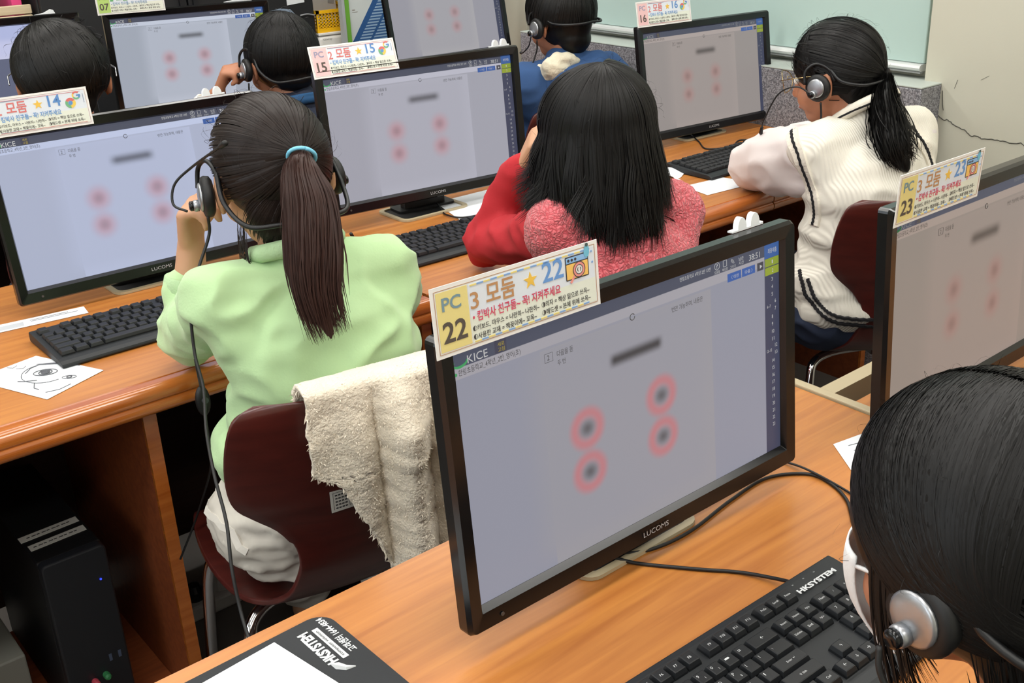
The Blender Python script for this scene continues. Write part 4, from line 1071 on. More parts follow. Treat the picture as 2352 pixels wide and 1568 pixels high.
wp = thing('water_purifier', 'white countertop water purifier with grey maker lettering', 'water purifier', (2.432, 4.32, 0))
WHT = mat('white_enamel', (238, 236, 230), 0.35)
bevel(MB().box(-0.13, 0.135, -0.2, 0.2, 0.0, 0.83).build('body', WHT, wp), 0.012, 3)
bevel(MB().box(-0.13, 0.135, -0.2, 0.2, 0.832, 0.843).build('lid', WHT, wp), 0.003, 2)
lt = MB(); put_text(lt, 'coway', -0.113, 0.811, 0.042, 0.009, 0.2005, 0.0, PXZ); lt.build('maker_lettering', mat('grey_letters', (150, 146, 138), 0.6), wp)
bk = thing('plastic_basket', 'yellow perforated plastic basket on top of the white purifier', 'basket', (2.432, 4.32, 0.8435))
YEL = mat('yellow_plastic', (246, 190, 24), 0.4, spec=0.4)
b = MB(); W2, D2, H2 = 0.125, 0.185, 0.076
for s in (-1, 1):
    for k in range(17):
        xx = -W2 + k * 2 * W2 / 16
        b.box(xx - 0.003, xx + 0.003, s * D2 - 0.003, s * D2 + 0.003, 0, H2)
    for q in range(5): b.box(-W2, W2, s * D2 - 0.003, s * D2 + 0.003, 0.018 + q * 0.0125, 0.0225 + q * 0.0125)
    for k in range(15):
        yy = -D2 + k * 2 * D2 / 14
        b.box(s * W2 - 0.003, s * W2 + 0.003, yy - 0.004, yy + 0.004, 0, H2)
    for q in range(5): b.box(s * W2 - 0.003, s * W2 + 0.003, -D2, D2, 0.018 + q * 0.0125, 0.0225 + q * 0.0125)
b.box(-W2, W2, -D2, D2, 0, 0.004)
b.build('lattice', YEL, bk)
r_ = MB()
for s in (-1, 1):
    r_.box(-W2 - 0.01, W2 + 0.01, s * D2 - 0.008, s * D2 + 0.008, H2, H2 + 0.012); r_.box(s * W2 - 0.008, s * W2 + 0.008, -D2 - 0.008, D2 + 0.008, H2, H2 + 0.012)
    r_.box(-W2 - 0.004, W2 + 0.004, s * D2 - 0.005, s * D2 + 0.005, -0.0, 0.016)
r_.build('rim', YEL, bk)
sk = thing('paper_sheet', 'white sheet leaning upright in the yellow basket', 'paper', (2.432, 4.37, 0.8485))
MB().box(-0.10, 0.11, 0, 0.002, 0, 0.30).build('sheet', PAPER, sk, rot=(-0.1, 0, 0))
MB().box(0.06, 0.09, -0.003, -0.001, 0.09, 0.27).build('grey_print', mat('print_grey', (176, 180, 186), 0.8), sk, rot=(-0.1, 0.14, 0))

np_ = thing('notice_panel', 'white standing panel with green edge and blue striped print', 'panel', (2.80, 4.05, 0))
WP = mat('panel_white', (214, 222, 222), 0.5)
MB().box(-0.411, 0.45, 0, 0.02, 0.0, 1.5).build('board', WP, np_)
MB().box(-0.411, -0.391, -0.006, -0.0005, 0.0, 1.5).build('green_edge', mat('leaf_green', (112, 176, 62), 0.5), np_)
MB().box(-0.426, -0.4125, -0.008, 0.02, 0.0, 1.55).build('grey_post', mat('post_grey', (176, 182, 184), 0.4), np_)
BL = mat('print_blue', (46, 92, 150), 0.5); BL2 = mat('print_pale_blue', (150, 182, 212), 0.5)
def slant(x, z): return x + (z - 0.795) * 0.707
def strip(x0, x1, z0, z1, zz):
    return MB().prism([(slant(x0, z0), z0), (slant(x1, z0), z0), (slant(x1, z1), z1), (slant(x0, z1), z1)], 0.0004, zz, PXZ)
strip(-0.391, -0.17, 0.70, 1.30, 0.0008).build('blue_print', BL, np_)
for i in range(50):
    z0 = 0.705 + i * 0.0118
    strip(-0.362, -0.308, z0, z0 + 0.0062, 0.0012).build('stripe', BL2, np_)
    strip(-0.294, -0.19, z0, z0 + 0.0062, 0.0012).build('stripe', BL2, np_)
lt = MB().box(-0.375, -0.362, -0.0008, -0.0004, 0.928, 0.932).box(-0.375, -0.35, -0.0008, -0.0004, 0.921, 0.923); lt.build('fine_print', mat('grey_letters', (150, 146, 138), 0.6), np_)
# ------------------------------------------------------------------ people
_RT = np.array([list(r) for r in (rx, ry, rz)])
def pxy(u, v, y):
    """point on the ray of photograph pixel (u, v) at depth y of the room"""
    d = _RT.T @ V((u - CAM_C[0]) / CAM_F, (v - CAM_C[1]) / CAM_F, 1)
    return d * (y / d[1]) + V(0, 0, 1.455)
def Rz(a): return np.array([[math.cos(a), -math.sin(a), 0], [math.sin(a), math.cos(a), 0], [0, 0, 1]])
def Rx(a): return np.array([[1, 0, 0], [0, math.cos(a), -math.sin(a)], [0, math.sin(a), math.cos(a)]])
def Ry(a): return np.array([[math.cos(a), 0, math.sin(a)], [0, 1, 0], [-math.sin(a), 0, math.cos(a)]])
def unit(a): a = np.asarray(a, float); return a / (np.linalg.norm(a) + 1e-12)

SKIN = mat('skin', (196, 148, 116), 0.55, var=0.05, vscale=25)
SKIN2 = mat('skin_deeper', (176, 118, 88), 0.55, var=0.05, vscale=25)
EYEW = mat('eye_white', (225, 222, 216), 0.2); IRIS = mat('dark_iris', (30, 22, 18), 0.15); LIP = mat('lip', (176, 104, 96), 0.5)
def hair_mat(name, rgb, rough=0.36):
    return mat(name, rgb, rough + 0.06, var=0.35, vscale=60, spec=0.25)
HAIR_BLACK = hair_mat('black_hair', (15, 14, 14), 0.42)
HAIR_SOFT = hair_mat('soft_black_hair', (18, 17, 16), 0.4)
HAIR_BROWN = hair_mat('dark_brown_hair', (32, 23, 20), 0.4)
HAIR_TAIL = hair_mat('brown_ponytail_hair', (52, 31, 26), 0.4)

class Head:
    def __init__(s, c, yaw=0, pitch=0, roll=0, k=1.0):
        s.c = V(*c); s.R = Rz(math.radians(yaw)) @ Rx(-math.radians(pitch)) @ Ry(math.radians(roll)); s.k = k
    def w(s, p): return s.c + s.R @ (V(*p) * s.k)
    def d(s, p): return s.R @ V(*p)

def add_head(mb, H):
    k = H.k
    mb.ell(H.w((0, -0.008, 0.014)), (0.070 * k, 0.088 * k, 0.083 * k), H.R)
    mb.ell(H.w((0, 0.026, -0.030)), (0.057 * k, 0.058 * k, 0.074 * k), H.R)
    mb.ell(H.w((0, 0.040, -0.080)), (0.036 * k, 0.036 * k, 0.028 * k), H.R)
    for sx in (-1, 1):
        mb.ell(H.w((sx * 0.034, 0.050, -0.045)), (0.024 * k, 0.026 * k, 0.028 * k), H.R)
        E = H.R @ Rz(sx * 0.45)
        mb.ell(H.w((sx * 0.075, -0.008, -0.018)), (0.0075 * k, 0.019 * k, 0.031 * k), E)
    mb.cap(H.w((0, 0.080, -0.008)), 0.0075 * k, H.w((0, 0.093, -0.036)), 0.0105 * k)
    mb.cap(H.w((-0.012, 0.084, -0.040)), 0.006 * k, H.w((0.012, 0.084, -0.040)), 0.006 * k)
    mb.cap(H.w((-0.015, 0.078, -0.064)), 0.006 * k, H.w((0.015, 0.078, -0.064)), 0.006 * k)

def face_parts(root, H):
    for sx in (-1, 1):
        e = MB().ell(H.w((sx * 0.030, 0.072, -0.006)), (0.013 * H.k, 0.009, 0.0085), H.R, 12, 8).build('eye', EYEW, root, off=tuple(root.location), smooth=True)
        MB().ell(H.w((sx * 0.030, 0.080, -0.006)), (0.0055, 0.0022, 0.0058), H.R, 10, 6).build('iris', IRIS, e, off=tuple(root.location), smooth=True)
    MB().ell(H.w((0, 0.083, -0.064)), (0.018, 0.0045, 0.005), H.R, 12, 6).build('mouth', LIP, root, off=tuple(root.location), smooth=True)

def add_hand(mb, Wp, d, n, side, curl=0.7, k=1.0):
    """Wp wrist, d towards the knuckles, n out of the palm, side = +1/-1 picks the thumb side"""
    Wp = V(*Wp); d = unit(d); n = unit(np.asarray(n) - d * (np.asarray(n) @ d)); l = np.cross(n, d) * side
    offs = (0.024, 0.008, -0.008, -0.023); lens = (0.92, 1.0, 0.94, 0.76)
    for i, (o, q) in enumerate(zip(offs, lens)):
        K = Wp + d * (0.070 - abs(i - 1) * 0.004) * k + l * o * k
        mb.cap(Wp + d * 0.010 * k + l * o * 0.55 * k, 0.0145 * k, K, 0.0105 * k, 10, 3)
        p = K; a = 0.0
        for sl, r0, r1 in ((0.036, 0.0092, 0.0082), (0.023, 0.0082, 0.0074), (0.018, 0.0074, 0.0062)):
            a += curl * (1.0 + 0.12 * i)
            dv = d * math.cos(a) + n * math.sin(a) + l * (0.05 * (1.5 - i))
            e = p + unit(dv) * sl * q * k
            mb.cap(p, r0 * k, e, r1 * k, 9, 3); p = e
    b = Wp + d * 0.018 * k + l * 0.020 * k
    m1 = b + unit(d * 0.55 + l * 0.75 + n * 0.35) * 0.032 * k
    m2 = m1 + unit(d * 0.8 + l * 0.2 + n * 0.5) * 0.026 * k
    mb.cap(b, 0.0125 * k, m1, 0.0102 * k, 9, 3); mb.cap(m1, 0.0100 * k, m2, 0.0078 * k, 9, 3)

def add_torso(mb, J, g=0.0, low=True, B=None):
    B = B if B is not None else np.eye(3)
    P, C, Nk = V(*J['pel']), V(*J['chest']), V(*J['neck'])
    if low: mb.ell(P, (0.150 + g, 0.108 + g, 0.098 + g), B)
    mb.ell(P * 0.62 + C * 0.38, (0.132 + g, 0.098 + g, 0.12 + g), B)
    mb.ell(P * 0.3 + C * 0.7, (0.134 + g, 0.098 + g, 0.12 + g), B)
    mb.ell(C, (0.138 + g, 0.098 + g, 0.115 + g), B)
    mb.cap(J['shL'], 0.046 + g, J['shR'], 0.046 + g, 14)
    mid = (V(*J['shL']) + V(*J['shR'])) / 2
    mb.cap(mid, 0.062 + g, Nk * 0.8 + mid * 0.2, 0.050 + g * 0.7, 14)
    for s in ('shL', 'shR'): mb.cap(J[s], 0.046 + g, C + (V(*J[s]) - mid) * 0.45, 0.07 + g, 14)

def add_body(mb, J, H):
    add_head(mb, H)
    mb.cap(V(*J['neck']) - V(0, 0, 0.03), 0.052, H.w((0, -0.018, -0.055)), 0.044, 14)
    B = Rz(math.radians(J.get('yaw', 0)))
    add_torso(mb, J, -0.012, True, B)
    for s, side in (('L', 1), ('R', -1)):
        mb.cap(J['sh' + s], 0.040, J['el' + s], 0.032); mb.cap(J['el' + s], 0.032, J['wr' + s], 0.0215)
        hd = J.get('hd' + s, (V(*J['wr' + s]) - V(*J['el' + s])))
        add_hand(mb, J['wr' + s], hd, J.get('pn' + s, (0, 0, -1)), J.get('th' + s, side), J.get('cu' + s, 0.45))
    LB = Rz(math.radians(J.get('legyaw', J.get('yaw', 0))))
    P = V(*J['pel']); f = LB @ V(0, 1, 0); r = LB @ V(1, 0, 0)
    for sx in (-1, 1):
        hip = P + r * 0.070 * sx - V(0, 0, 0.02); kn = P + r * 0.085 * sx + f * 0.35 + V(0, 0, -0.045); an = kn + f * 0.03 - V(0, 0, kn[2] - 0.085)
        mb.cap(hip, 0.068, kn, 0.047); mb.cap(kn, 0.046, an, 0.033); mb.cap(an - V(0, 0, 0.04), 0.032, an + f * 0.12 - V(0, 0, 0.055), 0.026)
        J['hip%d' % sx], J['kn%d' % sx], J['an%d' % sx] = hip, kn, an

def add_legs(mb, J, g=0.012, foot=False):
    for sx in (-1, 1):
        mb.cap(J['hip%d' % sx], 0.072 + g, J['kn%d' % sx], 0.052 + g); mb.cap(J['kn%d' % sx], 0.050 + g, J['an%d' % sx] + V(0, 0, 0.02), 0.042 + g)

def cloth(name, mb, m, root, voxel=0.007, smooth=8, wr=((0.006, 14, (1, 1, 1.6), True),)):
    me = fuse(mb, voxel, smooth)
    for i, (a, fq, stv, rg) in enumerate(wr): wrinkle(me, a, fq, stv, rg, 3.1 * i + len(name))
    b = bvh_of(me)
    shift_mesh(me, root.location)
    return obj(name, me, m, root), b

# ---- hair
class Cap:
    def __init__(s, H, c=(0, -0.012, 0.018), ax=(0.081, 0.099, 0.091)):
        s.H = H; s.c = V(*c); s.ax = V(*ax)
    def pt(s, d, k=1.0):
        d = unit(d); r = 1 / math.sqrt(((d / s.ax) ** 2).sum())
        return s.H.w(s.c + d * r * k)
    def add(s, mb, g=-0.005): mb.ell(s.H.w(s.c), tuple((s.ax + g) * s.H.k), s.H.R, 28, 16)

def slerp(a, b, t):
    a, b = unit(a), unit(b); w = math.acos(max(-1, min(1, a @ b)))
    if w < 1e-4: return a
    return (a * math.sin((1 - t) * w) + b * math.sin(t * w)) / math.sin(w)

def arcp(cp, a, b, ts, k):
    """points on the hair cap from direction a to direction b"""
    a, b = unit(a), unit(b); ts = np.asarray(ts); w = math.acos(max(-1, min(1, float(a @ b))))
    if w < 1e-3: D = np.repeat(a[None], len(ts), 0)
    else: D = (np.sin((1 - ts) * w)[:, None] * a + np.sin(ts * w)[:, None] * b) / math.sin(w)
    r = 1 / np.sqrt(((D / cp.ax) ** 2).sum(1))
    L = cp.c + D * (r * k)[:, None]
    return cp.H.c + (L * cp.H.k) @ cp.H.R.T

def cam_on(bv, u, v, y, strict=False):
    """where the sight line of pixel (u, v) meets a surface, else the nearest surface point at depth y"""
    o = Vector((0, 0, 1.455)); t = pxy(u, v, y); h = bv.ray_cast(o, (Vector(t.tolist()) - o).normalized())
    if h[0] is None and strict: return None
    if h[0] is None: h = bv.find_nearest(Vector(t.tolist()))
    return np.array(h[0])

def ribbons(mb, lines, cen, width, rnd, taper=0.25):
    by = {}
    for P in lines:
        if len(P) >= 4: by.setdefault(len(P), []).append(np.asarray(P))
    for m, G in by.items():
        P = np.stack(G); g = len(P)
        T = np.empty_like(P); T[:, 1:-1] = P[:, 2:] - P[:, :-2]; T[:, 0] = P[:, 1] - P[:, 0]; T[:, -1] = P[:, -1] - P[:, -2]
        T /= np.linalg.norm(T, axis=2)[..., None] + 1e-9
        O = P - cen; O[..., 2] *= 0.6
        tw = rnd.normal(0, 0.18, g)[:, None, None]
        S = np.cross(T, O); S /= np.linalg.norm(S, axis=2)[..., None] + 1e-9
        Nn = np.cross(S, T); t2 = rnd.normal(0, 0.15, g)[:, None, None]
        nrm = Nn * np.cos(t2) + S * np.sin(t2)      # shade each strand like a rounded lock, slightly turned
        mb.__dict__.setdefault('nrm', []).append(np.repeat(nrm, 2, axis=1).reshape(-1, 3))
        S = S * np.cos(tw) + Nn * np.sin(tw)
        w = (width * rnd.uniform(0.6, 1.3, g))[:, None, None] * np.concatenate([[0.12, 0.6], np.ones(m - m // 3 - 2), np.linspace(1, taper, m // 3)])[None, :, None]
        vs = np.stack([P - S * w / 2, P + S * w / 2], 2).reshape(-1, 3)
        fs = [(i + 2 * q, i + 2 * q + 1, i + 2 * q + 3, i + 2 * q + 2) for i in range(0, g * m * 2, m * 2) for q in range(m - 1)]
        mb.add(vs, fs)

def hair_obj(name, mb, m, root, smooth=True):
    me = mb.mesh(name, tuple(root.location), smooth)
    nv = np.concatenate(mb.nrm)
    if len(nv) == len(me.vertices): me.normals_split_custom_set_from_vertices(nv.tolist())
    return obj(name, me, m, root)

def lump(root, mb, m, name='hair', voxel=0.006, amp=0.002):
    me = fuse(mb, voxel, 5); wrinkle(me, amp, 55, (1, 1, 0.35)); shift_mesh(me, root.location)
    return obj(name, me, m, root)

def tail_lines(path, rad, count, rnd, wav=0.004, n=20, spread=0.9):
    C = np.array(catmull(path, 8)); out = []
    L = len(C)
    T = np.gradient(C, axis=0); T /= np.linalg.norm(T, axis=1)[:, None]
    a = unit(np.cross(T[0], V(0.3, 0.2, 1))); fr = []
    for i in range(L):
        a = unit(a - T[i] * (a @ T[i])); fr.append((a, np.cross(T[i], a)))
    for _ in range(count):
        r = math.sqrt(rnd.uniform(0.02, 1)); th = rnd.uniform(0, 2 * PI); end = rnd.uniform(0.78, 1.0) if rnd.rand() < 0.75 else rnd.uniform(0.5, 0.8)
        ph = rnd.uniform(0, 6.28); wv = rnd.normal(0, wav)
        line = []
        for q in np.linspace(0, end, n):
            f = q * (L - 1); i = min(int(f), L - 2); t = f - i
            p = C[i] * (1 - t) + C[i + 1] * t
            rr = np.interp(q, np.linspace(0, 1, len(rad)), rad) * r * spread
            u, v = fr[i]
            th2 = th + 0.4 * q
            line.append(p + u * (rr * math.cos(th2) + wv * math.sin(5 * q + ph) * q) + v * (rr * math.sin(th2)))
        out.append(line)
    return out

def flyaways(capo, count, rnd, length=0.05):
    out = []
    for _ in range(count):
        d = unit(rnd.normal(0, 1, 3) * V(1, 1, 0.6) + V(0, -0.1, 0.7)); p = capo.pt(d, 1.0)
        o = capo.H.R @ d; t = unit(np.cross(o, rnd.normal(0, 1, 3))); L = length * rnd.uniform(0.4, 1.3)
        h = rnd.uniform(0.005, 0.014)
        out.append([p + t * L * s + o * h * math.sin(PI * min(1, s * 1.15)) for s in np.linspace(0, 1, 8)])
    return out

def nape_lines(H, nc, end, count, rnd):
    out = []; e0 = unit(V(0, -0.8, 0.75))
    for _ in range(count):
        dd = unit(V(rnd.uniform(-1, 1), -rnd.uniform(0.0, 1), rnd.uniform(-1, 0.2)))
        A = arcp(nc, dd, e0, np.linspace(0, 0.75, 8), np.full(8, rnd.uniform(1.0, 1.03)))
        out.append(list(A) + [A[-1] * 0.5 + end * 0.5, end])
    return out

# ---- headset worn round the back of the head
def headset(label, H, hook=True, boom=None, cable_pts=None, capdir=(-1, 0.15, 0.05), cup=(-0.092, 0.004, -0.020), nape=(-0.102, -0.058), silver=True, top=True):
    root = thing('headset', label, 'headset', tuple(H.c), 0, 'headsets worn by the children')
    off = tuple(root.location)
    for sx in (1, -1):
        cd = H.d((capdir[0] * sx, capdir[1], capdir[2])); cp = H.w((cup[0] * sx, cup[1], cup[2]))
        pad = MB().lathe([(0.024, -0.010), (0.029, -0.007), (0.030, 0.0), (0.028, 0.004), (0.022, 0.006)], 24, tuple(cd), tuple(cp))
        pd = pad.build('ear_pad', BLACKR, root, off=off, smooth=True)
        s2 = MB().lathe([(0.0205, 0.0062), (0.0205, 0.008), (0.018, 0.0095), (0.012, 0.0105), (0.002, 0.011)], 24, tuple(cd), tuple(cp))
        s2.build('silver_cover', SILVER, pd, off=off, smooth=True)
        bp = V(*cp) + H.d((0, 0.006, -0.012)) + cd * 0.010
        MB().lathe([(0.0085, 0), (0.0085, 0.006), (0.007, 0.008)], 16, tuple(cd), tuple(bp)).build('swivel', SILVER, pd, off=off, smooth=True)
        MB().lathe([(0.0072, 0.0082), (0.0072, 0.012), (0.005, 0.0135)], 16, tuple(cd), tuple(bp)).build('swivel_cap', BLACK, pd, off=off, smooth=True)
        if not hook: continue
        hk = catmull([H.w((sx * -0.094, 0.030, -0.010)), H.w((sx * -0.090, 0.026, 0.016)), H.w((sx * -0.084, 0.004, 0.028)), H.w((sx * -0.080, -0.020, 0.014)), H.w((sx * -0.080, -0.030, -0.012))], 5)
        MB().tube(hk, 0.0034, 7).build('ear_hook', BLACKM, root, off=off, smooth=True)
    ny, nz = nape
    bd = catmull([H.w((-0.080, -0.024, 0.012)), H.w((-0.083, -0.045, nz * 0.45)), H.w((-0.070, -0.085, nz * 0.95)), H.w((-0.035, ny - 0.004, nz)), H.w((0.0, ny - 0.008, nz + 0.002)), H.w((0.035, ny - 0.004, nz)), H.w((0.070, -0.085, nz * 0.95)), H.w((0.083, -0.045, nz * 0.45)), H.w((0.080, -0.024, 0.012))], 6)
    MB().tube(bd, 0.0036, 8).build('neckband', BLACKM, root, off=off, smooth=True)
    if boom is not None:
        C = catmull(boom, 7)
        MB().tube(C, 0.0019, 7).build('microphone_boom', BLACKM, root, off=off, smooth=True)
        e = C[-1]; dv = unit(C[-1] - C[-3])
        MB().cap(e - dv * 0.004, 0.0036, e + dv * 0.012, 0.0044).build('microphone', BLACKR, root, off=off, smooth=True)
    if cable_pts is not None:
        MB().tube(catmull(cable_pts, 8), 0.0023, 7).build('cord', BLACKR, root, off=off, smooth=True)
    return root

def person(label, J, H, skin=SKIN, voxel=0.0055):
    p = J['pel']
    root = thing('person', label, 'person', (p[0], p[1], 0.0), 0, 'children at the computers')
    mb = MB(); add_body(mb, J, H)
    me = fuse(mb, voxel, 3); shift_mesh(me, root.location)
    obj('body', me, skin, root)
    face_parts(root, H)
    return root

def collar_ring(J, H, r=0.062, tr=0.011, z=0.0, tiltf=0.02, rb=None):
    c = V(*J['neck']) + V(0, 0.004, z)
    return [c + V((rb or r) * math.cos(t), r * math.sin(t), -tiltf * math.sin(t)) for t in np.linspace(0, 2 * PI, 25)]

# ===== girl in light green with a ponytail
rnd = np.random.RandomState(11)
H = Head((0.713, 1.462, 1.052), -8, 8, 0, 1.06)
J = dict(legyaw=-32, pel=(0.695, 1.408, 0.512), chest=(0.722, 1.375, 0.79), neck=(0.712, 1.405, 0.945), shL=(0.595, 1.425, 0.893), shR=(0.832, 1.375, 0.885), elL=(0.612, 1.615, 0.775), wrL=(0.640, 1.615, 0.925), elR=(0.925, 1.50, 0.785), wrR=(1.035, 1.70, 0.760), yaw=-9,
         hdL=(-0.02, -0.32, 0.95), pnL=(0.5, -0.75, 0.0), thL=-1, cuL=0.75, hdR=(0.35, 0.92, -0.05), pnR=(0.0, 0.0, -1), cuR=0.5)
g14 = person('child in light green sweatshirt with brown ponytail and blue hair tie', J, H, SKIN)
GREEN = mat('light_green_sweat', (180, 212, 160), 0.9, var=0.06, vscale=14, bump=0.15, bscale=260, sheen=0.2)
mb = MB(); add_torso(mb, J, 0.012, False, Rz(math.radians(-9))); mb.ell(V(*J['pel']) + V(0.008, 0.006, 0.125), (0.158, 0.118, 0.085), Rz(math.radians(-9)))
mb.cap(J['shL'], 0.055, J['elL'], 0.047); e, w_ = V(*J['elL']), V(*J['wrL']); mb.cap(e, 0.048, e + (w_ - e) * 0.45, 0.042)
mb.cap(J['shR'], 0.055, J['elR'], 0.048); e2, w2 = V(*J['elR']), V(*J['wrR']); mb.cap(e2, 0.053, e2 + (w2 - e2) * 0.85, 0.036)
o, b14 = cloth('sweatshirt', mb, GREEN, g14, 0.006, 7, ((0.008, 11, (1, 1, 1.8), True), (0.003, 30, (1, 1, 1), False)))
cf = MB().lathe([(0.034, -0.004), (0.040, 0.0), (0.041, 0.018), (0.039, 0.032), (0.035, 0.034), (0.030, 0.030)], 22, tuple(w_ - e), tuple(e + (w_ - e) * 0.42)); cf.build('cuff', mat('green_rib', (174, 204, 158), 0.9, bump=0.4, bscale=300), g14, off=tuple(g14.location), smooth=True)
MB().tube(collar_ring(J, H, 0.060, z=0.006), 0.0135, 10).build('neck_rib', MATS['green_rib'], g14, off=tuple(g14.location), smooth=True)
mb = MB(); mb.ell(V(*J['pel']) + V(0, 0, 0.01), (0.170, 0.122, 0.122), Rz(math.radians(-14))); add_legs(mb, J, 0.010)
WHITEP = mat('white_cotton_trousers', (206, 200, 190), 0.9, var=0.05, vscale=12)
o, bt = cloth('trousers', mb, WHITEP, g14, 0.006, 5, ((0.012, 13, (0.8, 0.8, 1.6), True), (0.004, 34, (1, 1, 1.5), True)))
st_ = MB(); sm = [V(0.695, 1.408, 0.512) + Rz(math.radians(-9)) @ V(-0.165 - 0.02 * math.sin(t), 0.13 * math.cos(t), 0.06 * math.sin(t) - 0.01) for t in np.linspace(0.3, 2.6, 14)]
ribbon_on(st_, bt, sm, 0.012, 0.0008, 0.0006); st_.build('seam', mat('white_seam', (222, 217, 208), 0.9), g14, off=tuple(g14.location))
cp = Cap(H, (0, -0.012, 0.018), (0.079, 0.099, 0.090))
mb = MB(); cp.add(mb); mb.ell(H.w((0, -0.045, -0.045)), (0.060, 0.050, 0.055), H.R); mb.ell(H.w((0, -0.055, -0.075)), (0.045, 0.036, 0.045), H.R)
lump(g14, mb, HAIR_BROWN)
tie = V(0.06, -1.0, 0.10)
tp = cp.pt(tie, 1.10)
lines = []
for _ in range(2300):
    d = unit(rnd.normal(0, 1, 3))
    if d[2] < -0.55 or (d[1] > 0.35 and d[2] < 0.35) : continue
    k0 = rnd.uniform(1.0, 1.018)
    ts = np.linspace(0, 1, 18); lines.append(arcp(cp, d, tie, ts, k0 + 0.075 * np.maximum(0, ts - 0.8) / 0.2))
for _ in range(260):        # nape hair swept up
    d = unit(V(rnd.uniform(-0.75, 0.75), -0.8 + 0.25 * rnd.rand(), -0.75 - 0.45 * rnd.rand())); p0 = cp.pt(d, 0.98)
    q = [p0 + (cp.pt(slerp(d, tie, t), 1.01 + 0.07 * t ** 4) - p0) * min(1, t * 3) if t < 0.34 else cp.pt(slerp(d, tie, t), 1.01 + 0.07 * t ** 4) for t in np.linspace(0, 1, 10)]
    lines.append(q)
lines += nape_lines(H, Cap(H, (0, -0.045, -0.045), (0.062, 0.052, 0.058)), tp, 600, rnd)
mb = MB(); ribbons(mb, lines, H.c, 0.0020, rnd); ribbons(mb, flyaways(cp, 90, rnd, 0.05), H.c, 0.00045, rnd)
# loose locks in front of and behind the ear
for lx, cnt in ((-1, 26), (1, 14)):
    for _ in range(cnt):
        p0 = H.w((lx * 0.062, -0.035 + rnd.uniform(-0.02, 0.02), -0.05 + rnd.uniform(-0.02, 0.01)))
        ribbons(mb, [[p0 + V(lx * 0.006 * math.sin(3 * s), -0.01 * s + rnd.normal(0, 0.0006), -0.085 * s * (0.7 + 0.5 * rnd.rand())) for s in np.linspace(0, 1, 9)]], H.c, 0.0016, rnd)
hair_obj('hair_strands', mb, HAIR_BROWN, g14)
tail = [tp, pxy(693, 405, 1.315), pxy(712, 480, 1.295), pxy(720, 570, 1.275), pxy(728, 670, 1.255), pxy(762, 780, 1.235)]
mb = MB()
C = catmull(tail, 4); rr = np.interp(np.linspace(0, 1, len(C)), [0, 0.15, 0.45, 0.75, 1], [0.013, 0.026, 0.038, 0.030, 0.006])
for a, b, ra, rb in zip(C[:-1], C[1:], rr[:-1], rr[1:]): mb.cap(a, ra * 0.86, b, rb * 0.86, 12, 3)
lump(g14, mb, HAIR_TAIL, 'ponytail', 0.006, 0.003)
mb = MB(); ribbons(mb, tail_lines(tail, [0.013, 0.028, 0.040, 0.043, 0.042, 0.036, 0.030], 1300, rnd, 0.005, 18), H.c, 0.0021, rnd, 0.12)
hair_obj('ponytail_strands', mb, HAIR_TAIL, g14)
tdir = unit(np.array(tail[1]) - tp)
u_ = unit(np.cross(tdir, V(1, 0, 0))); v2 = np.cross(tdir, u_)
MB().tube([tp + tdir * 0.004 + (u_ * math.cos(t) + v2 * math.sin(t)) * 0.0185 for t in np.linspace(0, 2 * PI, 24)], 0.0028, 8).build('hair_tie', mat('sky_blue_elastic', (120, 196, 226), 0.6), g14, off=tuple(g14.location), smooth=True)
cup0 = H.w((-0.098, 0.0, -0.03))
headset('black and silver headset on the child in light green, boom turned up', H, boom=[H.w((-0.118, 0.012, -0.036)), H.w((-0.130, 0.030, -0.026)), H.w((-0.122, 0.034, 0.000)), H.w((-0.100, 0.010, 0.022)), H.w((-0.084, -0.088, 0.052))],
        cable_pts=[H.w((-0.096, -0.004, -0.045)), pxy(480, 540, 1.47), pxy(455, 620, 1.45), pxy(438, 700, 1.42), pxy(447, 810, 1.40), pxy(467, 890, 1.36), pxy(474, 990, 1.30), pxy(492, 1090, 1.22), pxy(520, 1200, 1.16), pxy(533, 1310, 1.12), pxy(560, 1430, 1.08), pxy(600, 1540, 1.0)])
vc = thing('volume_control', 'black oval inline volume control hanging by the desk', 'remote', tuple(pxy(466, 920, 1.545)))
mb = MB(); mb.ell((0, 0, 0), (0.012, 0.009, 0.026)); mb.build('shell', BLACKM, vc, smooth=True)
MB().lathe([(0.005, 0), (0.005, 0.004)], 14, (0, -1, 0), (0, -0.008, 0.004)).build('wheel', mat('wheel_grey', (60, 62, 66), 0.4), vc)
MB().tube(catmull([(0, 0, 0.025), (0.01, 0.03, 0.06), (0.02, 0.05, 0.10)], 5), 0.0018, 6).build('lead', BLACKR, vc)
MB().tube(catmull([(0, 0, -0.025), (0.005, 0.02, -0.12), (-0.02, 0.05, -0.22), (-0.06, 0.06, -0.30)], 5), 0.0018, 6).build('lead', BLACKR, vc)
pen = thing('pen', 'black pen held in the right hand of the child in green', 'pen', tuple(pxy(815, 552, 1.86)))
MB().tube([(-0.03, -0.04, 0.03), (0.03, 0.05, -0.02)], 0.0035, 8).build('barrel', BLACKM, pen, smooth=True)
MB().cap((0.03, 0.05, -0.02), 0.003, (0.036, 0.059, -0.025), 0.0008).build('tip', SILVER, pen, smooth=True)

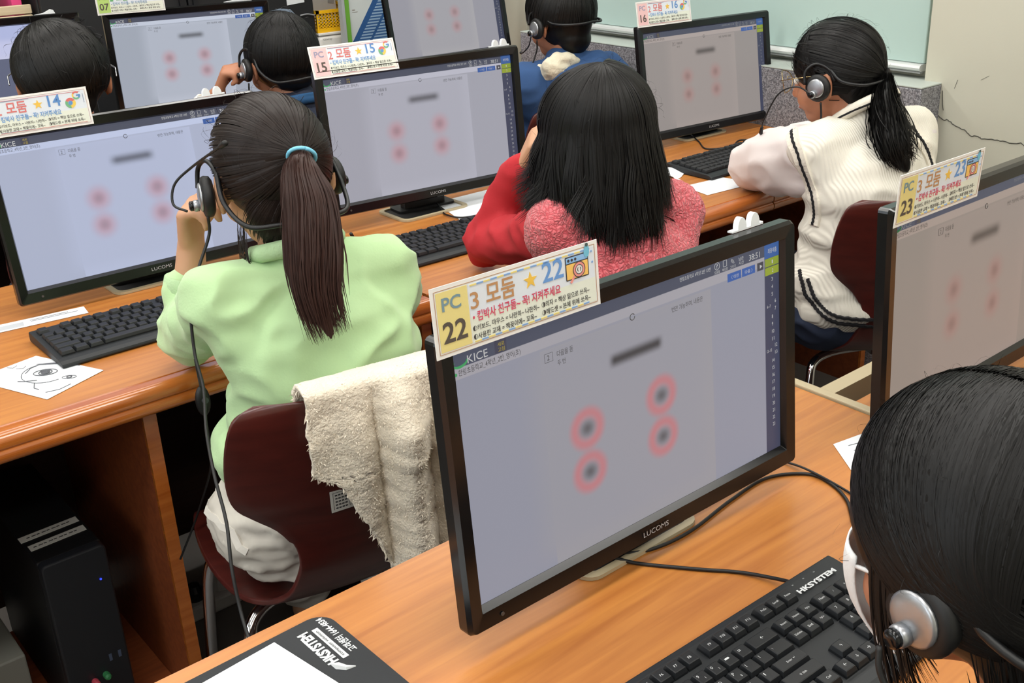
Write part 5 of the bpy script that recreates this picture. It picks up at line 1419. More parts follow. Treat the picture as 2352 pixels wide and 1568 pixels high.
# ===== child with long loose hair, pink fleece vest over red sleeves
rnd = np.random.RandomState(12)
H = Head((1.288, 1.385, 1.030), -6, 10, 0, 1.08)
J = dict(pel=(1.31, 1.355, 0.515), chest=(1.305, 1.325, 0.775), neck=(1.298, 1.345, 0.925), shL=(1.185, 1.365, 0.873), shR=(1.425, 1.32, 0.866), elL=(1.235, 1.645, 0.772), wrL=(1.275, 1.565, 0.935), elR=(1.52, 1.52, 0.79), wrR=(1.45, 1.68, 0.76), yaw=-5,
         hdL=(0.05, -0.45, 0.85), pnL=(0.6, -0.6, 0), thL=-1, cuL=0.6, cuR=0.4)
g15 = person('child with long loose black hair, pink fleece vest and red sleeves', J, H, SKIN)
RED = mat('red_jersey', (178, 32, 42), 0.85, var=0.08, vscale=12, bump=0.1, bscale=300)
mb = MB(); add_torso(mb, J, 0.006, True, Rz(math.radians(-5)))
mb.cap(J['shL'], 0.050, J['elL'], 0.043); e, w_ = V(*J['elL']), V(*J['wrL']); mb.cap(e, 0.044, e + (w_ - e) * 0.93, 0.036)
mb.cap(J['shR'], 0.055, J['elR'], 0.048); e2, w2 = V(*J['elR']), V(*J['wrR']); mb.cap(e2, 0.048, e2 + (w2 - e2) * 0.85, 0.034)
cloth('red_shirt', mb, RED, g15, 0.007, 6, ((0.008, 13, (1, 1, 1.7), True),))
def sherpa_mat(name, light, dark, scale):
    m = bpy.data.materials.new(name); m.use_nodes = True
    nt = m.node_tree; b = nt.nodes['Principled BSDF']; lk = nt.links.new
    tc = nt.nodes.new('ShaderNodeTexCoord'); nz = nt.nodes.new('ShaderNodeTexNoise'); nz.inputs['Scale'].default_value = 40
    ad = nt.nodes.new('ShaderNodeVectorMath'); ad.operation = 'MULTIPLY_ADD'; ad.inputs[1].default_value = (0.03, 0.03, 0.03)
    lk(tc.outputs['Object'], nz.inputs['Vector']); lk(nz.outputs['Color'], ad.inputs[0]); lk(tc.outputs['Object'], ad.inputs[2])
    v = nt.nodes.new('ShaderNodeTexVoronoi'); v.feature = 'DISTANCE_TO_EDGE'; v.inputs['Scale'].default_value = scale; lk(ad.outputs[0], v.inputs['Vector'])
    r = nt.nodes.new('ShaderNodeValToRGB'); r.color_ramp.elements[0].position = 0.0; r.color_ramp.elements[0].color = (*lin(dark), 1); r.color_ramp.elements[1].position = 0.16; r.color_ramp.elements[1].color = (*lin(light), 1)
    lk(v.outputs['Distance'], r.inputs[0]); lk(r.outputs[0], b.inputs['Base Color'])
    bp = nt.nodes.new('ShaderNodeBump'); bp.inputs['Strength'].default_value = 1.0; bp.inputs['Distance'].default_value = 0.006
    lk(v.outputs['Distance'], bp.inputs['Height']); lk(bp.outputs['Normal'], b.inputs['Normal'])
    b.inputs['Roughness'].default_value = 0.95; b.inputs['Sheen Weight'].default_value = 0.3
    return m
PINK = sherpa_mat('pink_fleece', (224, 112, 120), (186, 66, 76), 130)
mb = MB(); add_torso(mb, J, 0.015, True, Rz(math.radians(-5)))
cloth('fleece_vest', mb, PINK, g15, 0.005, 4, ((0.0025, 75, (1, 1, 1), True), (0.005, 15, (1, 1, 1), False)))
MB().tube(collar_ring(J, H, 0.066, z=0.012), 0.017, 10).build('vest_collar', PINK, g15, off=tuple(g15.location), smooth=True)
mb = MB(); mb.ell(V(*J['pel']) - V(0, 0, 0.02), (0.165, 0.12, 0.085)); add_legs(mb, J, 0.012); cloth('trousers', mb, mat('grey_trousers', (70, 70, 78), 0.9), g15)
cp = Cap(H, (0, -0.014, 0.018), (0.090, 0.104, 0.094))
mb = MB(); cp.add(mb, -0.006)
zb = 0.895
for a in np.linspace(185, 355, 11):
    t = math.radians(a)
    p0 = H.w((0.055 * math.cos(t), -0.012 + 0.066 * math.sin(t), 0.02)); p2 = V(p0[0] + 0.020 * math.cos(t), p0[1] + 0.008 * math.sin(t) - 0.006, zb + 0.06)
    mb.cap(p0, 0.026, p2, 0.017, 10, 3)
lump(g15, mb, HAIR_BLACK)
lines = []
crown = unit(V(-0.06, -0.42, 0.9))
for _lock in range(230):
    a = rnd.uniform(-PI, PI); az0 = a
    if abs(a) < 0.95: az0 = (0.95 + rnd.uniform(0, 0.45)) * (1 if a > 0 else -1)     # front hair is swept to the sides
    bk = max(0, -math.cos(az0)); ze0 = zb - 0.004 + rnd.normal(0, 0.018) - 0.040 * bk * rnd.rand() + 0.02 * (1 - bk)
    ph = rnd.uniform(0, 6.28); am0 = rnd.normal(0, 0.005); fl0 = rnd.uniform(-0.010, 0.018) + 0.012 * (1 - bk); curl0 = rnd.uniform(-0.020, 0.020); cl0 = rnd.normal(0, 0.014); kl = rnd.uniform(0.99, 1.02)
    for _ in range(26):
        off = rnd.normal(0, 0.055); az = az0 + off; t0 = rnd.uniform(0.0, 0.5)
        d1 = unit(V(math.sin(az), math.cos(az), -0.10))
        L = list(arcp(cp, crown, d1, np.linspace(t0, 1, 14), np.full(14, kl + rnd.uniform(-0.004, 0.006))))
        p = np.array(L[-1]); o = H.R @ V(math.sin(az0), math.cos(az0), 0); o[2] = 0; sd = np.cross(o, V(0, 0, 1))
        drop = p[2] - ze0 - rnd.normal(0, 0.010); pin = -off * 0.09 * 0.7; th = rnd.normal(0, 0.003)
        for s in np.linspace(0.08, 1, 12):
            q = p + o * (fl0 * s + th * s * (1 - 0.7 * s) + am0 * math.sin(4 * s + ph) * s) + V(0, -0.020 * s * bk, -drop * s) + sd * (am0 * 1.8 * math.sin(4.5 * s + ph) * s + cl0 * s * s - pin * s * s)
            if s > 0.7: q = q + (o + sd * 0.6) * curl0 * ((s - 0.7) / 0.3) ** 2
            L.append(q)
        lines.append(L)
mb = MB(); ribbons(mb, lines, H.c - V(0, 0, 0.06), 0.0023, rnd, 0.15); ribbons(mb, flyaways(cp, 80, rnd, 0.05), H.c, 0.00045, rnd)
for _ in range(30):       # a few tips flicking outwards at the right
    p = pxy(1505, 525 + rnd.uniform(-25, 40), 1.27)
    dx, dz = rnd.uniform(0.02, 0.055), rnd.uniform(-0.03, 0.005)
    ribbons(mb, [[p + V(-0.01 + dx * s, -0.01 * s, 0.012 + dz * s * s - 0.01 * s) for s in np.linspace(0, 1, 8)]], H.c, 0.0018, rnd, 0.1)
hair_obj('hair_strands', mb, HAIR_BLACK, g15)

# ===== child in white knitted vest
rnd = np.random.RandomState(13)
H = Head((2.098, 1.455, 1.020), 14, 12, 0, 1.06)
J = dict(pel=(2.055, 1.345, 0.51), chest=(2.085, 1.335, 0.765), neck=(2.105, 1.375, 0.925), shL=(1.985, 1.405, 0.868), shR=(2.235, 1.335, 0.872), elL=(2.045, 1.630, 0.785), wrL=(2.20, 1.735, 0.775), elR=(2.36, 1.56, 0.80), wrR=(2.36, 1.78, 0.775), yaw=-8, cuL=0.3, cuR=0.3)
g16 = person('child in cream knitted vest with black stripes, low ponytail and glasses', J, H, SKIN2)
SHIRT = mat('white_shirt', (222, 214, 212), 0.85, var=0.03, vscale=10)
mb = MB()
for s in ('L', 'R'):
    e, w_ = V(*J['el' + s]), V(*J['wr' + s]); sh = V(*J['sh' + s])
    mb.cap(sh, 0.060, sh * 0.35 + e * 0.65, 0.074); mb.cap(sh * 0.35 + e * 0.65, 0.072, e, 0.062); mb.cap(e, 0.060, e + (w_ - e) * 0.8, 0.040)
    mb.cap(sh - V(0, 0, 0.05), 0.056, sh * 0.4 + e * 0.6 - V(0, 0, 0.03), 0.058)
add_torso(mb, J, 0.002, False)
cloth('shirt', mb, SHIRT, g16, 0.007, 6, ((0.007, 12, (1, 1, 1.4), True),))
def knit_mat():
    m = bpy.data.materials.new('cream_knit'); m.use_nodes = True
    nt = m.node_tree; b = nt.nodes['Principled BSDF']
    b.inputs['Base Color'].default_value = (*lin((226, 222, 210)), 1); b.inputs['Roughness'].default_value = 0.95
    tc = nt.nodes.new('ShaderNodeTexCoord'); w1 = nt.nodes.new('ShaderNodeTexWave'); w1.inputs['Scale'].default_value = 55; w1.inputs['Distortion'].default_value = 0.6; w1.bands_direction = 'X'
    nt.links.new(tc.outputs['Object'], w1.inputs['Vector'])
    bp = nt.nodes.new('ShaderNodeBump'); bp.inputs['Strength'].default_value = 0.5; bp.inputs['Distance'].default_value = 0.002
    nt.links.new(w1.outputs['Fac'], bp.inputs['Height']); nt.links.new(bp.outputs['Normal'], b.inputs['Normal'])
    return m
KNIT = knit_mat(); RIB = mat('cream_rib', (226, 220, 206), 0.95, bump=0.5, bscale=160); STRIPE = mat('black_yarn', (24, 24, 28), 0.95)
Bm = Rz(math.radians(-8))
mb = MB(); add_torso(mb, J, 0.022, False, Bm); mb.ell(V(*J['pel']) + V(0, 0, 0.06), (0.168, 0.128, 0.10), Bm); mb.ell(V(*J['pel']) + V(0, -0.015, 0.02), (0.165, 0.125, 0.085), Bm)
o, bv = cloth('knitted_vest', mb, KNIT, g16, 0.006, 6, ((0.006, 10, (1, 1, 1.6), True),))
AL = [(1817, 300), (1823, 321), (1836, 354), (1850, 395), (1863, 430), (1871, 462), (1874, 490)]
AR = [(2096, 298), (2101, 305), (2116, 326), (2129, 352), (2136, 376), (2138, 400)]
for s, sg, arm in (('L', -1, AL), ('R', 1, AR)):
    sh = V(*J['sh' + s]); rb_, s1 = MB(), MB()
    hits = [p for p in (cam_on(bv, u, v, 1.34, True) for u, v in arm) if p is not None]
    hits = [q for q in hits if abs(q[1] - np.median([h[1] for h in hits])) < 0.12]
    hits = [hits[0] * 2 - hits[1]] + hits + [hits[-1] * 2 - hits[-2]]
    back = np.array(catmull(hits, 6))
    ribbon_on(rb_, bv, back - Bm @ V(0.002, 0, 0) * -sg, 0.030, 0.0015, 0.003); ribbon_on(s1, bv, back, 0.0062, 0.0045, 0.002, 0.0009)
    rb_.build('armhole_rib', RIB, g16, off=tuple(g16.location)); s1.build('armhole_stripe', STRIPE, g16, off=tuple(g16.location))
for pl in ([(1838, 622), (1843, 645), (1853, 678), (1878, 711), (1918, 738), (1983, 746), (2040, 744)], [(1856, 640), (1870, 678), (1888, 703), (1916, 723), (1983, 733), (2040, 730)]):
    q = MB(); ribbon_on(q, bv, catmull([cam_on(bv, u, v, 1.25) for u, v in pl], 8), 0.006, 0.004, 0.002, 0.0009); q.build('hem_stripe', STRIPE, g16, off=tuple(g16.location))
MB().tube(collar_ring(J, H, 0.066, z=0.018, tiltf=0.045), 0.013, 10).build('neck_rib', RIB, g16, off=tuple(g16.location), smooth=True)
MB().tube(collar_ring(J, H, 0.076, z=0.016, tiltf=0.045), 0.0034, 8).build('neck_stripe', STRIPE, g16, off=tuple(g16.location), smooth=True)
mb = MB(); mb.ell(V(*J['pel']) - V(0, 0, 0.015), (0.162, 0.12, 0.09), Bm); add_legs(mb, J, 0.012); cloth('jeans', mb, mat('navy_denim', (34, 44, 66), 0.9, var=0.15, vscale=40), g16)
cp = Cap(H, (0, -0.010, 0.020), (0.081, 0.100, 0.090))
mb = MB(); cp.add(mb); mb.ell(H.w((0, -0.05, -0.04)), (0.058, 0.045, 0.055), H.R)
lump(g16, mb, HAIR_BLACK)
tie = unit(V(0.1, -0.95, -0.42)); tp = cp.pt(tie, 1.08)
lines = []
for _ in range(2200):
    d = unit(rnd.normal(0, 1, 3))
    if d[2] < -0.5 or (d[1] > 0.45 and d[2] < 0.25): continue
    k0 = rnd.uniform(1.0, 1.015)
    ts = np.linspace(0, 1, 16); lines.append(arcp(cp, d, tie, ts, k0 + 0.06 * np.maximum(0, ts - 0.85) / 0.15))
for _ in range(200):     # fringe and side lock
    y = rnd.uniform(0.2, 0.9); sx = rnd.choice([-1, 1]); a = unit(V(sx * 0.25, 0.35, 0.9)); b_ = unit(V(sx * (1.1 - 0.6 * y), y, -0.30 + 0.2 * y))
    lines.append([cp.pt(slerp(a, b_, t), rnd.uniform(1.0, 1.012)) for t in np.linspace(0, 1, 9)])
lines += nape_lines(H, Cap(H, (0, -0.05, -0.04), (0.060, 0.047, 0.057)), tp, 500, rnd)
mb = MB(); ribbons(mb, lines, H.c, 0.0022, rnd); ribbons(mb, flyaways(cp, 90, rnd, 0.05), H.c, 0.00045, rnd)
hair_obj('hair_strands', mb, HAIR_BLACK, g16)
tail = [tp, pxy(2032, 232, 1.31), pxy(2045, 285, 1.275), pxy(2058, 335, 1.25), pxy(2080, 385, 1.235)]
mb = MB(); C = catmull(tail, 4); rr = np.interp(np.linspace(0, 1, len(C)), [0, 0.3, 0.65, 1], [0.014, 0.032, 0.034, 0.012])
for a, b, ra, rb in zip(C[:-1], C[1:], rr[:-1], rr[1:]): mb.cap(a, ra, b, rb, 12, 3)
lump(g16, mb, HAIR_BLACK, 'ponytail', 0.006, 0.005)
mb = MB(); ribbons(mb, tail_lines(tail, [0.014, 0.034, 0.042, 0.042, 0.036, 0.024], 1100, rnd, 0.016, 20), H.c, 0.0022, rnd, 0.12); hair_obj('ponytail_strands', mb, HAIR_BLACK, g16)
headset('black and silver headset on the child in white vest', H, nape=(-0.106, -0.030), boom=[H.w((-0.108, 0.012, -0.030)), H.w((-0.110, 0.040, -0.010)), H.w((-0.105, 0.085, -0.020)), H.w((-0.095, 0.130, -0.070)), H.w((-0.085, 0.145, -0.092))],
        cable_pts=[H.w((-0.094, 0.0, -0.05)), H.w((-0.090, 0.006, -0.085)), H.w((-0.07, 0.03, -0.13)), V(2.09, 1.58, 0.84), V(2.16, 1.72, 0.80), V(2.24, 1.86, 0.748), V(2.30, 1.96, 0.7235)])
gl = thing('eyeglasses', 'thin gold round eyeglasses on the child in white vest', 'eyeglasses', tuple(H.c)); GOLD = mat('thin_gold', (176, 156, 112), 0.25, metal=1.0)
for sx in (-1, 1):
    rim = MB().tube([H.w((sx * 0.034 + 0.025 * math.cos(t), 0.103 - abs(0.010 * math.cos(t)), -0.004 + 0.024 * math.sin(t))) for t in np.linspace(0, 2 * PI, 22)], 0.0011, 6).build('rim', GOLD, gl, off=tuple(gl.location), smooth=True)
    MB().tube([H.w((sx * 0.060, 0.096, 0.002)), H.w((sx * 0.078, 0.06, 0.004)), H.w((sx * 0.082, 0.0, 0.004))], 0.0011, 6).build('temple', GOLD, gl, off=tuple(gl.location), smooth=True)
MB().tube([H.w((-0.010, 0.104, 0.0)), H.w((0, 0.107, 0.004)), H.w((0.010, 0.104, 0.0))], 0.001, 6).build('bridge', GOLD, gl, off=tuple(gl.location), smooth=True)

# ===== child in blue hood, bowl cut
rnd = np.random.RandomState(14)
H = Head((2.18, 2.478, 1.048), 4, 4, 0, 1.06)
J = dict(pel=(2.20, 2.53, 0.515), chest=(2.195, 2.46, 0.78), neck=(2.185, 2.455, 0.935), shL=(2.045, 2.48, 0.868), shR=(2.335, 2.44, 0.868), elL=(2.0, 2.70, 0.80), wrL=(2.12, 2.90, 0.765), elR=(2.42, 2.66, 0.80), wrR=(2.38, 2.90, 0.765), yaw=-3)
g08 = person('child with bowl cut in a blue hooded top with cream lining', J, H, SKIN2, 0.006)
BLUE = mat('blue_jersey', (44, 76, 122), 0.9, var=0.08, vscale=14, bump=0.1, bscale=260)
mb = MB(); add_torso(mb, J, 0.022, True)
for s in ('L', 'R'):
    mb.cap(J['sh' + s], 0.066, J['el' + s], 0.056); e, w_ = V(*J['el' + s]), V(*J['wr' + s]); mb.cap(e, 0.054, e + (w_ - e) * 0.85, 0.038)
nk = V(*J['neck'])
mb.ell(nk + V(0.0, -0.075, -0.055), (0.125, 0.055, 0.060)); mb.ell(nk + V(0.05, -0.055, -0.02), (0.07, 0.045, 0.04))
cloth('hooded_top', mb, BLUE, g08, 0.008, 6, ((0.008, 11, (1, 1, 1.5), True),))
mb = MB(); mb.ell(nk + V(-0.090, -0.050, -0.020), (0.052, 0.036, 0.034), Ry(0.5)); mb.ell(nk + V(-0.055, -0.052, 0.004), (0.055, 0.030, 0.024), Ry(0.25)); mb.ell(nk + V(-0.110, -0.01, -0.035), (0.022, 0.045, 0.030))
cloth('hood_lining', mb, mat('cream_lining', (214, 206, 184), 0.95, bump=0.5, bscale=200), g08, 0.006, 4, ((0.004, 40, (1, 1, 1), True),))
mb = MB(); mb.ell(V(*J['pel']) - V(0, 0, 0.02), (0.16, 0.12, 0.085)); add_legs(mb, J); cloth('trousers', mb, MATS['grey_trousers'], g08, 0.009, 5)
cp = Cap(H, (0, -0.006, 0.024), (0.092, 0.106, 0.094)); low = Cap(H, (0, -0.014, 0.0), (0.076, 0.094, 0.09))
mb = MB(); low.add(mb); mb.ell(H.w((0, -0.052, -0.055)), (0.055, 0.04, 0.045), H.R); lump(g08, mb, HAIR_BLACK, 'cropped_hair')
lines = []; crown = unit(V(0, -0.35, 0.93))
for _ in range(2400):
    az = rnd.uniform(-PI, PI); d1 = unit(V(math.sin(az), math.cos(az), -0.20 + rnd.uniform(-0.10, 0.05) + 0.12 * max(0, math.cos(az)))); t0 = rnd.uniform(0, 0.5); k0 = rnd.uniform(0.97, 1.01)
    L = list(arcp(cp, crown, d1, np.linspace(t0, 1, 9), np.full(9, k0)))
    L.append(L[-1] + (L[-1] - L[-2]) * 0.7 + V(0, 0, -0.006)); lines.append(L)
mb = MB(); ribbons(mb, lines, H.c, 0.0030, rnd)
hair_obj('hair_strands', mb, HAIR_SOFT, g08)
mb = MB(); cp.add(mb, -0.006)
me = fuse(mb, 0.006, 2); bm = bmesh.new(); bm.from_mesh(me)
pc = H.w((0, -0.01, 0.004)); bmesh.ops.bisect_plane(bm, geom=bm.verts[:] + bm.edges[:] + bm.faces[:], plane_co=tuple(pc), plane_no=tuple(H.d((0, 0.12, -1))), clear_outer=True)
bm.to_mesh(me); bm.free(); shift_mesh(me, g08.location); obj('hair', me, HAIR_SOFT, g08)
headset('black and silver headset on the child in blue hood', H, nape=(-0.112, -0.012), boom=[H.w((-0.106, 0.012, -0.04)), H.w((-0.100, 0.03, -0.065)), H.w((-0.085, 0.07, -0.085)), H.w((-0.06, 0.105, -0.09))],
        cable_pts=[H.w((-0.096, 0.0, -0.05)), H.w((-0.094, 0.01, -0.085)), H.w((-0.12, 0.03, -0.13)), V(1.98, 2.60, 0.84), V(1.99, 2.78, 0.79), V(2.02, 2.94, 0.7235), V(2.06, 3.0, 0.7225)])

# ===== child with raised hand before the 07 monitor
rnd = np.random.RandomState(15)
H = Head((1.380, 2.685, 1.010), 0, 10, 0, 1.10)
J = dict(pel=(1.40, 2.64, 0.51), chest=(1.39, 2.60, 0.76), neck=(1.385, 2.635, 0.895), shL=(1.255, 2.66, 0.845), shR=(1.51, 2.62, 0.845), elL=(1.12, 2.88, 0.785), wrL=(1.225, 2.755, 0.925), elR=(1.60, 2.82, 0.80), wrR=(1.56, 2.96, 0.76), yaw=0,
         hdL=(0.30, -0.25, 0.90), pnL=(0.75, -0.45, -0.2), thL=-1, cuL=0.95, cuR=0.4)
g07 = person('child with round black hair, navy jacket and white cuff raising a hand', J, H, SKIN2, 0.005)
NAVY = mat('navy_jacket', (26, 34, 54), 0.85, var=0.1, vscale=10)
mb = MB(); add_torso(mb, J, 0.020, True)
e, w_ = V(*J['elL']), V(*J['wrL'])
for s, f in (('L', 0.62), ('R', 0.85)):
    a_, c_ = V(*J['el' + s]), V(*J['wr' + s]); mb.cap(J['sh' + s], 0.062, a_, 0.052); mb.cap(a_, 0.052, a_ + (c_ - a_) * f, 0.042)
cloth('jacket', mb, NAVY, g07, 0.008, 6)
MB().lathe([(0.034, 0), (0.037, 0.003), (0.036, 0.030), (0.032, 0.032), (0.028, 0.026)], 20, tuple(w_ - e), tuple(e + (w_ - e) * 0.66)).build('cuff', mat('white_rib', (222, 218, 208), 0.9), g07, off=tuple(g07.location), smooth=True)
MB().tube(collar_ring(J, H, 0.064, z=0.0), 0.014, 8).build('collar', mat('blue_collar', (36, 84, 130), 0.8), g07, off=tuple(g07.location), smooth=True)
mb = MB(); mb.ell(V(*J['pel']) - V(0, 0, 0.02), (0.16, 0.12, 0.085)); add_legs(mb, J); cloth('trousers', mb, MATS['grey_trousers'], g07, 0.009, 5)
def short_hair(root, H, cp, count, crown, m, rnd, low=-0.45, front=0.1, wd=0.0026, extra=None):
    mb = MB(); cp.add(mb, -0.003); mb.ell(H.w((0, -0.045, -0.045)), (0.060, 0.048, 0.045), H.R)
    if extra: extra(mb)
    lump(root, mb, m)
    lines = []
    for _ in range(count):
        az = rnd.uniform(-PI, PI); c = math.cos(az)
        d1 = unit(V(math.sin(az), c, low + (front - low) * max(0, c) + rnd.uniform(-0.08, 0.08))); t0 = rnd.uniform(0, 0.6)
        lines.append(arcp(cp, crown, d1, np.linspace(t0, rnd.uniform(0.85, 1), 8), np.full(8, rnd.uniform(0.998, 1.02))))
    mb = MB(); ribbons(mb, lines, H.c, wd, rnd); ribbons(mb, flyaways(cp, 70, rnd, 0.04), H.c, 0.0009, rnd)
    hair_obj('hair_strands', mb, m, root)
short_hair(g07, H, Cap(H, (0, -0.012, 0.010), (0.084, 0.100, 0.094)), 2000, unit(V(0.05, -0.3, 0.95)), HAIR_BLACK, rnd, -0.75)
headset('black and silver headset on the child raising a hand', H, nape=(-0.108, -0.058), cable_pts=[H.w((-0.094, 0.0, -0.05)), H.w((-0.10, 0.02, -0.12)), V(1.28, 2.80, 0.84), V(1.27, 2.96, 0.7235), V(1.30, 3.02, 0.7225)])

# ===== child with short dark hair and glasses behind the 14 monitor
rnd = np.random.RandomState(16)
H = Head((0.772, 2.505, 1.066), -18, 2, 0, 1.12)
J = dict(pel=(0.76, 2.52, 0.515), chest=(0.765, 2.47, 0.78), neck=(0.768, 2.475, 0.945), shL=(0.63, 2.50, 0.875), shR=(0.90, 2.45, 0.875), elL=(0.56, 2.72, 0.80), wrL=(0.68, 2.93, 0.765), elR=(1.0, 2.68, 0.80), wrR=(0.98, 2.93, 0.765), yaw=-6)
g06 = person('child with short black hair and thin glasses behind the 14 monitor', J, H, SKIN2, 0.006)
mb = MB(); add_torso(mb, J, 0.018, True)
for s in ('L', 'R'):
    a_, c_ = V(*J['el' + s]), V(*J['wr' + s]); mb.cap(J['sh' + s], 0.060, a_, 0.050); mb.cap(a_, 0.050, a_ + (c_ - a_) * 0.85, 0.036)
cloth('black_top', mb, mat('black_cotton', (24, 25, 28), 0.9), g06, 0.009, 5)
mb = MB(); mb.ell(V(*J['pel']) - V(0, 0, 0.02), (0.16, 0.12, 0.085)); add_legs(mb, J); cloth('trousers', mb, MATS['grey_trousers'], g06, 0.009, 5)
short_hair(g06, H, Cap(H, (0, -0.010, 0.014), (0.086, 0.104, 0.090)), 2200, unit(V(-0.3, 0.1, 0.95)), HAIR_SOFT, rnd, -0.62, 0.25)
gl2 = thing('eyeglasses', 'thin silver eyeglasses on the child behind the 14 monitor', 'eyeglasses', tuple(H.c))
for sx in (-1, 1):
    MB().tube([H.w((sx * 0.034 + 0.024 * math.cos(t), 0.103 - abs(0.010 * math.cos(t)), -0.004 + 0.020 * math.sin(t))) for t in np.linspace(0, 2 * PI, 20)], 0.0012, 6).build('rim', SILVER, gl2, off=tuple(gl2.location), smooth=True)
    MB().tube([H.w((sx * 0.060, 0.098, 0.002)), H.w((sx * 0.086, 0.05, 0.006)), H.w((sx * 0.095, -0.01, 0.004)), H.w((sx * 0.094, -0.03, -0.01))], 0.0016, 6).build('temple', SILVER, gl2, off=tuple(gl2.location), smooth=True)
MB().tube([H.w((-0.010, 0.104, 0.0)), H.w((0, 0.107, 0.004)), H.w((0.010, 0.104, 0.0))], 0.001, 6).build('bridge', SILVER, gl2, off=tuple(gl2.location), smooth=True)

# ===== child bowed over the nearest keyboard, white mask
rnd = np.random.RandomState(17)
H = Head((0.668, 0.304, 1.006), -2, 11, 0, 1.06)
J = dict(pel=(0.68, 0.11, 0.52), chest=(0.68, 0.125, 0.77), neck=(0.68, 0.225, 0.905), shL=(0.545, 0.165, 0.838), shR=(0.815, 0.165, 0.838), elL=(0.50, 0.235, 0.64), wrL=(0.59, 0.225, 0.56), elR=(0.88, 0.235, 0.64), wrR=(0.78, 0.225, 0.55), yaw=0)
g22 = person('child with straight black hair and a white face mask bowed over a keyboard', J, H, SKIN2, 0.005)
mb = MB(); add_torso(mb, J, 0.018, True)
for s in ('L', 'R'):
    a_, c_ = V(*J['el' + s]), V(*J['wr' + s]); mb.cap(J['sh' + s], 0.060, a_, 0.050); mb.cap(a_, 0.050, a_ + (c_ - a_) * 0.85, 0.036)
cloth('black_top', mb, MATS['black_cotton'], g22, 0.008, 5)
mb = MB(); mb.ell(V(*J['pel']) - V(0, 0, 0.02), (0.16, 0.12, 0.085)); add_legs(mb, J); cloth('trousers', mb, MATS['grey_trousers'], g22, 0.009, 5)
mk = thing('face_mask', 'white face mask worn by the bowed child', 'mask', tuple(H.c)); MW = mat('mask_white', (226, 226, 226), 0.85, bump=0.2, bscale=300)
rows_, cols_ = 12, 20; mp_ = []
for i in range(rows_):
    t = i / (rows_ - 1); zz = -0.018 - 0.088 * t
    for k in range(cols_):
        a = math.radians(-54 + 108 * k / (cols_ - 1)); bul = 0.012 * math.cos(a) * math.sin(PI * min(1, t * 1.1 + 0.1))
        rx_ = 0.066 - 0.020 * t * t; ry_ = 0.078 - 0.030 * max(0, t - 0.6)
        mp_.append(H.w((rx_ * math.sin(a), 0.022 + ry_ * math.cos(a) + bul, zz)))
om = MB().grid(mp_, rows_, cols_).build('mask_cloth', MW, mk, off=tuple(mk.location), smooth=True); om.modifiers.new('t', 'SOLIDIFY').thickness = 0.0015
for sx in (-1, 1):
    MB().tube(catmull([H.w((sx * 0.053, 0.070, -0.026)), H.w((sx * 0.070, 0.034, -0.014)), H.w((sx * 0.080, -0.012, 0.006))], 5), 0.0018, 6).build('ear_loop', MW, mk, off=tuple(mk.location), smooth=True)
    MB().tube(catmull([H.w((sx * 0.042, 0.064, -0.092)), H.w((sx * 0.066, 0.024, -0.072)), H.w((sx * 0.080, -0.014, -0.045))], 5), 0.0018, 6).build('ear_loop', MW, mk, off=tuple(mk.location), smooth=True)
cp = Cap(H, (0, -0.008, 0.010), (0.093, 0.106, 0.103))
mb = MB(); cp.add(mb); mb.ell(H.w((0, -0.048, -0.05)), (0.076, 0.058, 0.070), H.R); mb.ell(H.w((0.0, -0.065, -0.11)), (0.066, 0.050, 0.075), H.R)
lump(g22, mb, HAIR_BLACK, 'hair', 0.005, 0.0015)
tie = unit(V(0.0, -0.85, -0.62)); lines = []
for _ in range(6000):
    y0 = rnd.uniform(-0.55, 0.75); sx = -1 if rnd.rand() < 0.62 else 1
    a = unit(V(0.02 + sx * 0.01, y0, 0.95)); q = rnd.rand()
    b_ = unit(V(sx, 0.55 * y0 + 0.22 - 0.25 * q, 0.02 - 0.42 * q + 0.1 * y0)); c_ = unit(V(sx * 0.45, -0.9, -0.35 - 0.4 * q))
    t0 = rnd.uniform(0, 0.05) if rnd.rand() < 0.8 else rnd.uniform(0, 0.3); k0 = rnd.uniform(1.002, 1.022)
    L = []
    ts = np.linspace(t0, 1, 26)[:, None]
    D = a * (1 - ts) ** 2 + b_ * 2.6 * ts * (1 - ts) + c_ * ts ** 2
    D /= np.linalg.norm(D, axis=1)[:, None]; rr_ = k0 / np.sqrt(((D / cp.ax) ** 2).sum(1))
    lines.append(H.c + ((cp.c + D * rr_[:, None]) * H.k) @ H.R.T)
for _ in range(2400):      # back of the head
    dd = unit(rnd.normal(0, 1, 3))
    if dd[1] > -0.35 or dd[2] < -0.6: continue
    ts = np.linspace(0, 1, 10); lines.append(arcp(cp, dd, tie, ts, np.full(10, rnd.uniform(1.0, 1.02))))
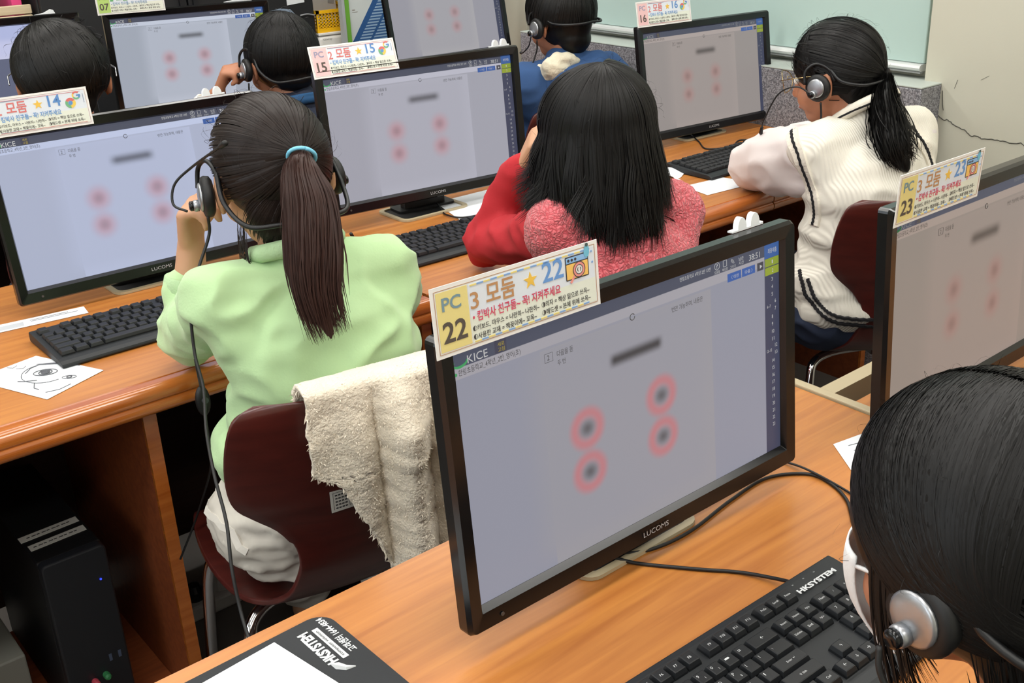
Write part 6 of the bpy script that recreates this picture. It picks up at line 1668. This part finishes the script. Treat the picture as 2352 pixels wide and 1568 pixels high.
for _ in range(900):       # hair over the nape and behind the ear
    sx = rnd.uniform(-1, 1); q0 = H.w((sx * 0.080, -0.045 - 0.045 * (1 - sx * sx) + rnd.uniform(-0.01, 0.015), -0.01 - 0.05 * rnd.rand())); ln = rnd.uniform(0.07, 0.14)
    lines.append([q0 + H.R @ V(-sx * 0.016 * s, -0.012 * s, 0) + V(0, -0.01 * s, -ln * s) for s in np.linspace(0, 1, 9)])
for _ in range(420):       # side hair falling in front of the ear over the cheek
    sx = -1 if rnd.rand() < 0.6 else 1
    a = unit(V(sx * 0.3, rnd.uniform(0.3, 0.75), 0.85)); b_ = unit(V(sx, rnd.uniform(0.12, 0.48), -0.08))
    L = [cp.pt(slerp(a, b_, t), rnd.uniform(1.0, 1.012)) for t in np.linspace(rnd.uniform(0, 0.4), 1, 8)]
    p = np.array(L[-1]); ln = rnd.uniform(0.03, 0.15)
    for s in np.linspace(0.15, 1, 8): L.append(p + H.R @ V(-sx * 0.012 * s, -0.030 * s * s, 0) + V(0, 0, -ln * s))
    lines.append(L)
mb = MB(); ribbons(mb, lines, H.c, 0.0015, rnd); ribbons(mb, flyaways(cp, 45, rnd, 0.022), H.c, 0.00025, rnd)
hair_obj('hair_strands', mb, HAIR_BLACK, g22)
tl = [cp.pt(tie, 1.02), H.w((0.0, -0.125, -0.13)), H.w((0.01, -0.14, -0.19)), H.w((0.01, -0.145, -0.25))]
mb = MB(); ribbons(mb, tail_lines(tl, [0.022, 0.034, 0.034, 0.020], 700, rnd, 0.006, 14), H.c, 0.002, rnd); hair_obj('ponytail_strands', mb, HAIR_BLACK, g22)
headset('black and silver headset on the bowed child with a mask', H, hook=False, nape=(-0.112, -0.05), cup=(-0.089, -0.006, -0.022),
        cable_pts=[H.w((-0.118, 0.006, -0.034)), H.w((-0.122, 0.002, -0.055)), H.w((-0.115, -0.02, -0.10)), H.w((-0.115, -0.03, -0.17)), V(0.58, 0.30, 0.78), V(0.57, 0.26, 0.70)])
bpy.data.objects.remove(_to); bpy.data.curves.remove(_tc); bpy.data.scenes.remove(WORK)
